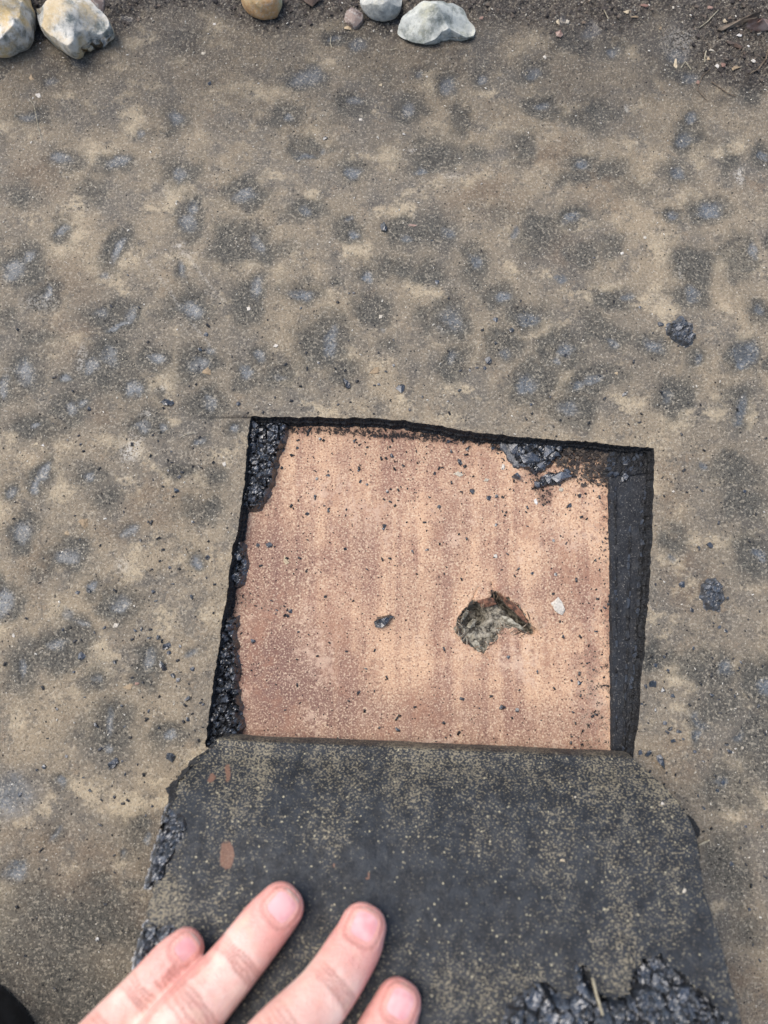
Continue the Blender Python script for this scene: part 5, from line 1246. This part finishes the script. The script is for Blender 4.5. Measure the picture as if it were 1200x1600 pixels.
for nm, (pts, T_, ww, hh) in paths.items():
    L_ = np.concatenate([[0], np.cumsum(np.linalg.norm(np.diff(pts, axis=0), axis=1))])
    d2 = ((co[:, None, :] - pts[None, ::2, :]) ** 2).sum(2)
    k_ = d2.argmin(1) * 2
    k_ = np.minimum(k_, len(pts) - 1)
    near_ = np.sqrt(((co - pts[k_]) ** 2).sum(1)) < 0.016
    s_ = L_[k_] + ((co - pts[k_]) * T_[k_]).sum(1)
    dors = np.clip(no[:, 2], 0, 1)
    tip = np.maximum(tip, near_ * (1 - sm(0.006, 0.024, s_)))
    dip, pip = (0.021, 0.041) if nm != 'little' else (0.018, 0.034)
    wob = fbm(co[:, 0], co[:, 1], 260, 2, 601) * 0.0016
    for j_, amp, offs in ((dip, .00030, (-.0021, -.0006, .0011, .0024)), (pip, .00042, (-.0038, -.0022, -.0006, .0012, .0030))):
        for q_ in offs:
            g_ = np.exp(-((s_ + wob - j_ - q_) / 0.00050) ** 2) * near_ * dors
            crease = np.maximum(crease, g_ * .8); disp -= amp * g_
        disp += 0.0009 * np.exp(-((s_ - j_) / 0.0055) ** 2) * near_ * dors * (1 if j_ == pip else .35)
        tip = np.maximum(tip, near_ * dors * .45 * np.exp(-((s_ - j_) / 0.005) ** 2))
co += no * disp[:, None]
hm_mesh.vertices.foreach_set('co', (co - np.array(OFF)).astype(np.float32).ravel())
for k_, a in (('tip', tip), ('crease', crease)):
    hm_mesh.attributes.new(k_, 'FLOAT', 'POINT').data.foreach_set('value', a.astype(np.float32))
hm_mesh.materials.clear(); hm_mesh.materials.append(M['skin'])
hm_mesh.polygons.foreach_set('use_smooth', np.ones(len(hm_mesh.polygons), bool))
hm_mesh.name = 'hand'
hand = link('hand', hm_mesh, person)
bulge = np.zeros(n_)
pol = [tuple(p_.vertices) for p_ in hm_mesh.polygons]
bvh_hand = BVHTree.FromPolygons([tuple(c_) for c_ in co], pol)
for nm, (pts, T_, ww, hh) in paths.items():
    t_ = Vector(T_[0]); side_ = t_.cross(Vector((0, 0, 1))).normalized(); up_ = side_.cross(t_)
    up_ = (up_ - t_ * 0.30 + side_ * 0.10).normalized()
    wn_ = ww[0] * 0.70; ln_ = 0.0126 if nm != 'little' else 0.0104
    c_ = Vector(pts[0]) + t_ * (0.0012)
    nu, nv = 17, 19
    rows = []
    for a in range(nv):
        b = -1 + 2 * a / (nv - 1)
        for d in range(nu):
            e = -1 + 2 * d / (nu - 1)
            # disc -> rounded nail outline
            x_ = e * math.sqrt(max(0, 1 - 0.5 * b * b)); y_ = b * math.sqrt(max(0, 1 - 0.5 * e * e))
            k3 = (abs(x_) ** 3 + abs(y_) ** 3) ** (1 / 3) if (x_ or y_) else 1
            k2 = math.hypot(x_, y_) or 1
            f_ = k2 / k3 if k3 else 1
            f_ = min(f_, 1.12)
            p_ = c_ + side_ * x_ * f_ * wn_ + t_ * y_ * f_ * ln_ / 2
            h_, hn, hi, hd = bvh_hand.ray_cast(p_ + up_ * 0.02, -up_)
            if h_ is None: h_ = p_
            rim = max(abs(e), abs(b))
            lift = 0.00014 * (1 - rim ** 4) - 0.00006 * rim ** 8
            if b < -0.6: lift += 0.0002 * (1 - abs(e) ** 4) * min(1, (-b - .6) / .3)
            rows.append((*(h_ + up_ * lift), rim, b))
    rw = np.array(rows)
    fr = np.clip((-rw[:, 4] - 0.66) / 0.2, 0, 1)
    rm_ = np.clip((rw[:, 3] - 0.88) / 0.12, 0, 1)
    rim_ = rw[rw[:, 3] > .99][:, :3]
    sel = np.where(((co - np.array(c_)) ** 2).sum(1) < .014 ** 2)[0]
    dr = np.sqrt(((co[sel][:, None, :] - rim_[None]) ** 2).sum(2).min(1))
    crease[sel] = np.maximum(crease[sel], .5 * np.exp(-(dr / .0006) ** 2)); bulge[sel] += .00030 * np.exp(-((dr - .0012) / .0008) ** 2)
    mesh_np('fingernail', rw[:, :3] - np.array(OFF), grid_faces(nu, nv), M['nail'], hand, dict(free=fr, rim=rm_))

hm_mesh.attributes['crease'].data.foreach_set('value', crease.astype(np.float32))
co += no * bulge[:, None]
hm_mesh.vertices.foreach_set('co', (co - np.array(OFF)).astype(np.float32).ravel()); hm_mesh.update()
# sleeve and boot, seen only at the edge of the picture
M['cloth'] = mat_plain('dark_work_cloth', (34, 36, 42), (50, 52, 60), 400, 0.9)
M['rubber'] = mat_plain('black_boot', (30, 30, 31), (46, 46, 47), 160, 0.6)
bm = bmesh.new()
limb(bm, [(20, 2420, .101, .040, .034), (-120, 2660, .115, .044, .038), (-300, 2900, .140, .050, .046), (-500, 3100, .19, .056, .052)], False)
for v_ in bm.verts: v_.co -= OFF
me = bpy.data.meshes.new('sleeve'); bm.to_mesh(me); bm.free(); me.materials.append(M['cloth'])
for p_ in me.polygons: p_.use_smooth = True
link('sleeve', me, person)
def boot(toe_x, toe_y):
    root = None
    nl, na = 40, 32
    V_, q_ = [], []
    for a in range(nl):
        t_ = a / (nl - 1); y_ = -t_ * 0.30
        half = 0.052 * math.sqrt(max(0.0, 1 - (1 - min(1, t_ / 0.22)) ** 2)) * (1 - 0.22 * math.sin(math.pi * min(1, max(0, (t_ - .35) / .5)))) + 1e-4
        if t_ > .9: half *= math.sqrt(max(0.02, 1 - ((t_ - .9) / .1) ** 2 * .7))
        top_ = 0.052 * math.sqrt(max(0, 1 - (1 - min(1, t_ / 0.16)) ** 2)) + 0.07 * float(sm(0.22, 0.62, t_)) + 0.012
        for k_ in range(na):
            an = 2 * math.pi * k_ / na
            c_, s_ = math.cos(an), math.sin(an)
            V_.append((math.copysign(abs(c_) ** .7, c_) * half, y_, 0.018 + (top_ - 0.018) * (0.5 + 0.5 * math.copysign(abs(s_) ** .8, s_))))
    for a in range(nl - 1):
        for k_ in range(na): q_.append((a * na + k_, a * na + (k_ + 1) % na, (a + 1) * na + (k_ + 1) % na, (a + 1) * na + k_))
    V_ = np.array(V_) + np.array([toe_x, toe_y, 0]) - np.array(OFF)
    b_ = mesh_np('boot', V_, np.array(q_), M['rubber'], person)
    bmx = bmesh.new(); ring = []
    for s_ in (1, -1):
        for a in (range(nl) if s_ > 0 else range(nl - 1, -1, -1)):
            h_ = max(abs(V_[a * na][0] - V_[a * na + na // 2][0]) / 2, .004) + .003
            ring.append((toe_x + s_ * h_, toe_y - a / (nl - 1) * 0.30 * 1.0 + (.003 if a == 0 else 0)))
    lo_ = [bmx.verts.new(Vector((x_, y_, 0.001)) - OFF) for x_, y_ in ring]; hi_ = [bmx.verts.new(Vector((x_, y_, 0.020)) - OFF) for x_, y_ in ring]
    for k_ in range(len(ring)):
        j_ = (k_ + 1) % len(ring); bmx.faces.new((lo_[k_], lo_[j_], hi_[j_], hi_[k_]))
    bmx.faces.new(hi_); bmx.faces.new(lo_[::-1])
    bmesh.ops.recalc_face_normals(bmx, faces=bmx.faces)
    mm = bpy.data.meshes.new('sole'); bmx.to_mesh(mm); bmx.free(); mm.materials.append(M['rubber'])
    link('sole', mm, b_)
bp = at(-38, 1535, .03)
bp.x -= 0.018; bp.y -= 0.008
boot(bp.x - 0.012, bp.y)
bm = bmesh.new()
def wlimb(bmx, ctrl, sides=24):
    rings = []
    P_ = [Vector(c_[:3]) for c_ in ctrl]
    for i, c_ in enumerate(ctrl):
        t_ = (P_[min(i + 1, len(P_) - 1)] - P_[max(i - 1, 0)]).normalized()
        s1 = t_.cross(Vector((0.3, 1, 0.1))).normalized(); s2 = s1.cross(t_)
        rings.append([bmx.verts.new(P_[i] - OFF + (s1 * math.cos(6.2832 * k_ / sides) + s2 * math.sin(6.2832 * k_ / sides)) * c_[3]) for k_ in range(sides)])
    for a, b in zip(rings, rings[1:]):
        for k_ in range(sides): bmx.faces.new((a[k_], a[(k_ + 1) % sides], b[(k_ + 1) % sides], b[k_]))
    bmx.faces.new(rings[0][::-1]); bmx.faces.new(rings[-1])
bxx, byy = bp.x - 0.012, bp.y
wlimb(bm, [(bxx, byy - .235, .09, .055), (bxx, byy - .225, .16, .058), (-.245, -.34, .24, .066), (-.245, -.27, .36, .076), (-.23, -.25, .43, .082), (-.20, -.34, .50, .090), (bxx + .05, byy - .36, .47, .10), (bxx + .09, byy - .50, .44, .10)])
me = bpy.data.meshes.new('trouser_leg'); bm.to_mesh(me); bm.free(); me.materials.append(M['cloth'])
for p_ in me.polygons: p_.use_smooth = True
link('trouser_leg', me, person)

# the jacket bent over the roof behind the camera: it is what shades the bottom of the picture
bm = bmesh.new()
wlimb(bm, [(-.06, -.72, .40, .15), (-.08, -.66, .54, .17), (-.08, -.54, .67, .18), (-.08, -.42, .77, .185), (-.06, -.32, .83, .13), (-.05, -.26, .85, .07)], 32)
wlimb(bm, [(-.20, -.40, .74, .09), (-.29, -.43, .60, .07), (-.30, -.48, .42, .06), (-.26, -.52, .30, .055), (-.20, -.50, .22, .052)], 20)
me = bpy.data.meshes.new('jacket'); bm.to_mesh(me); bm.free(); me.materials.append(M['cloth'])
for p_ in me.polygons: p_.use_smooth = True
link('jacket', me, person)
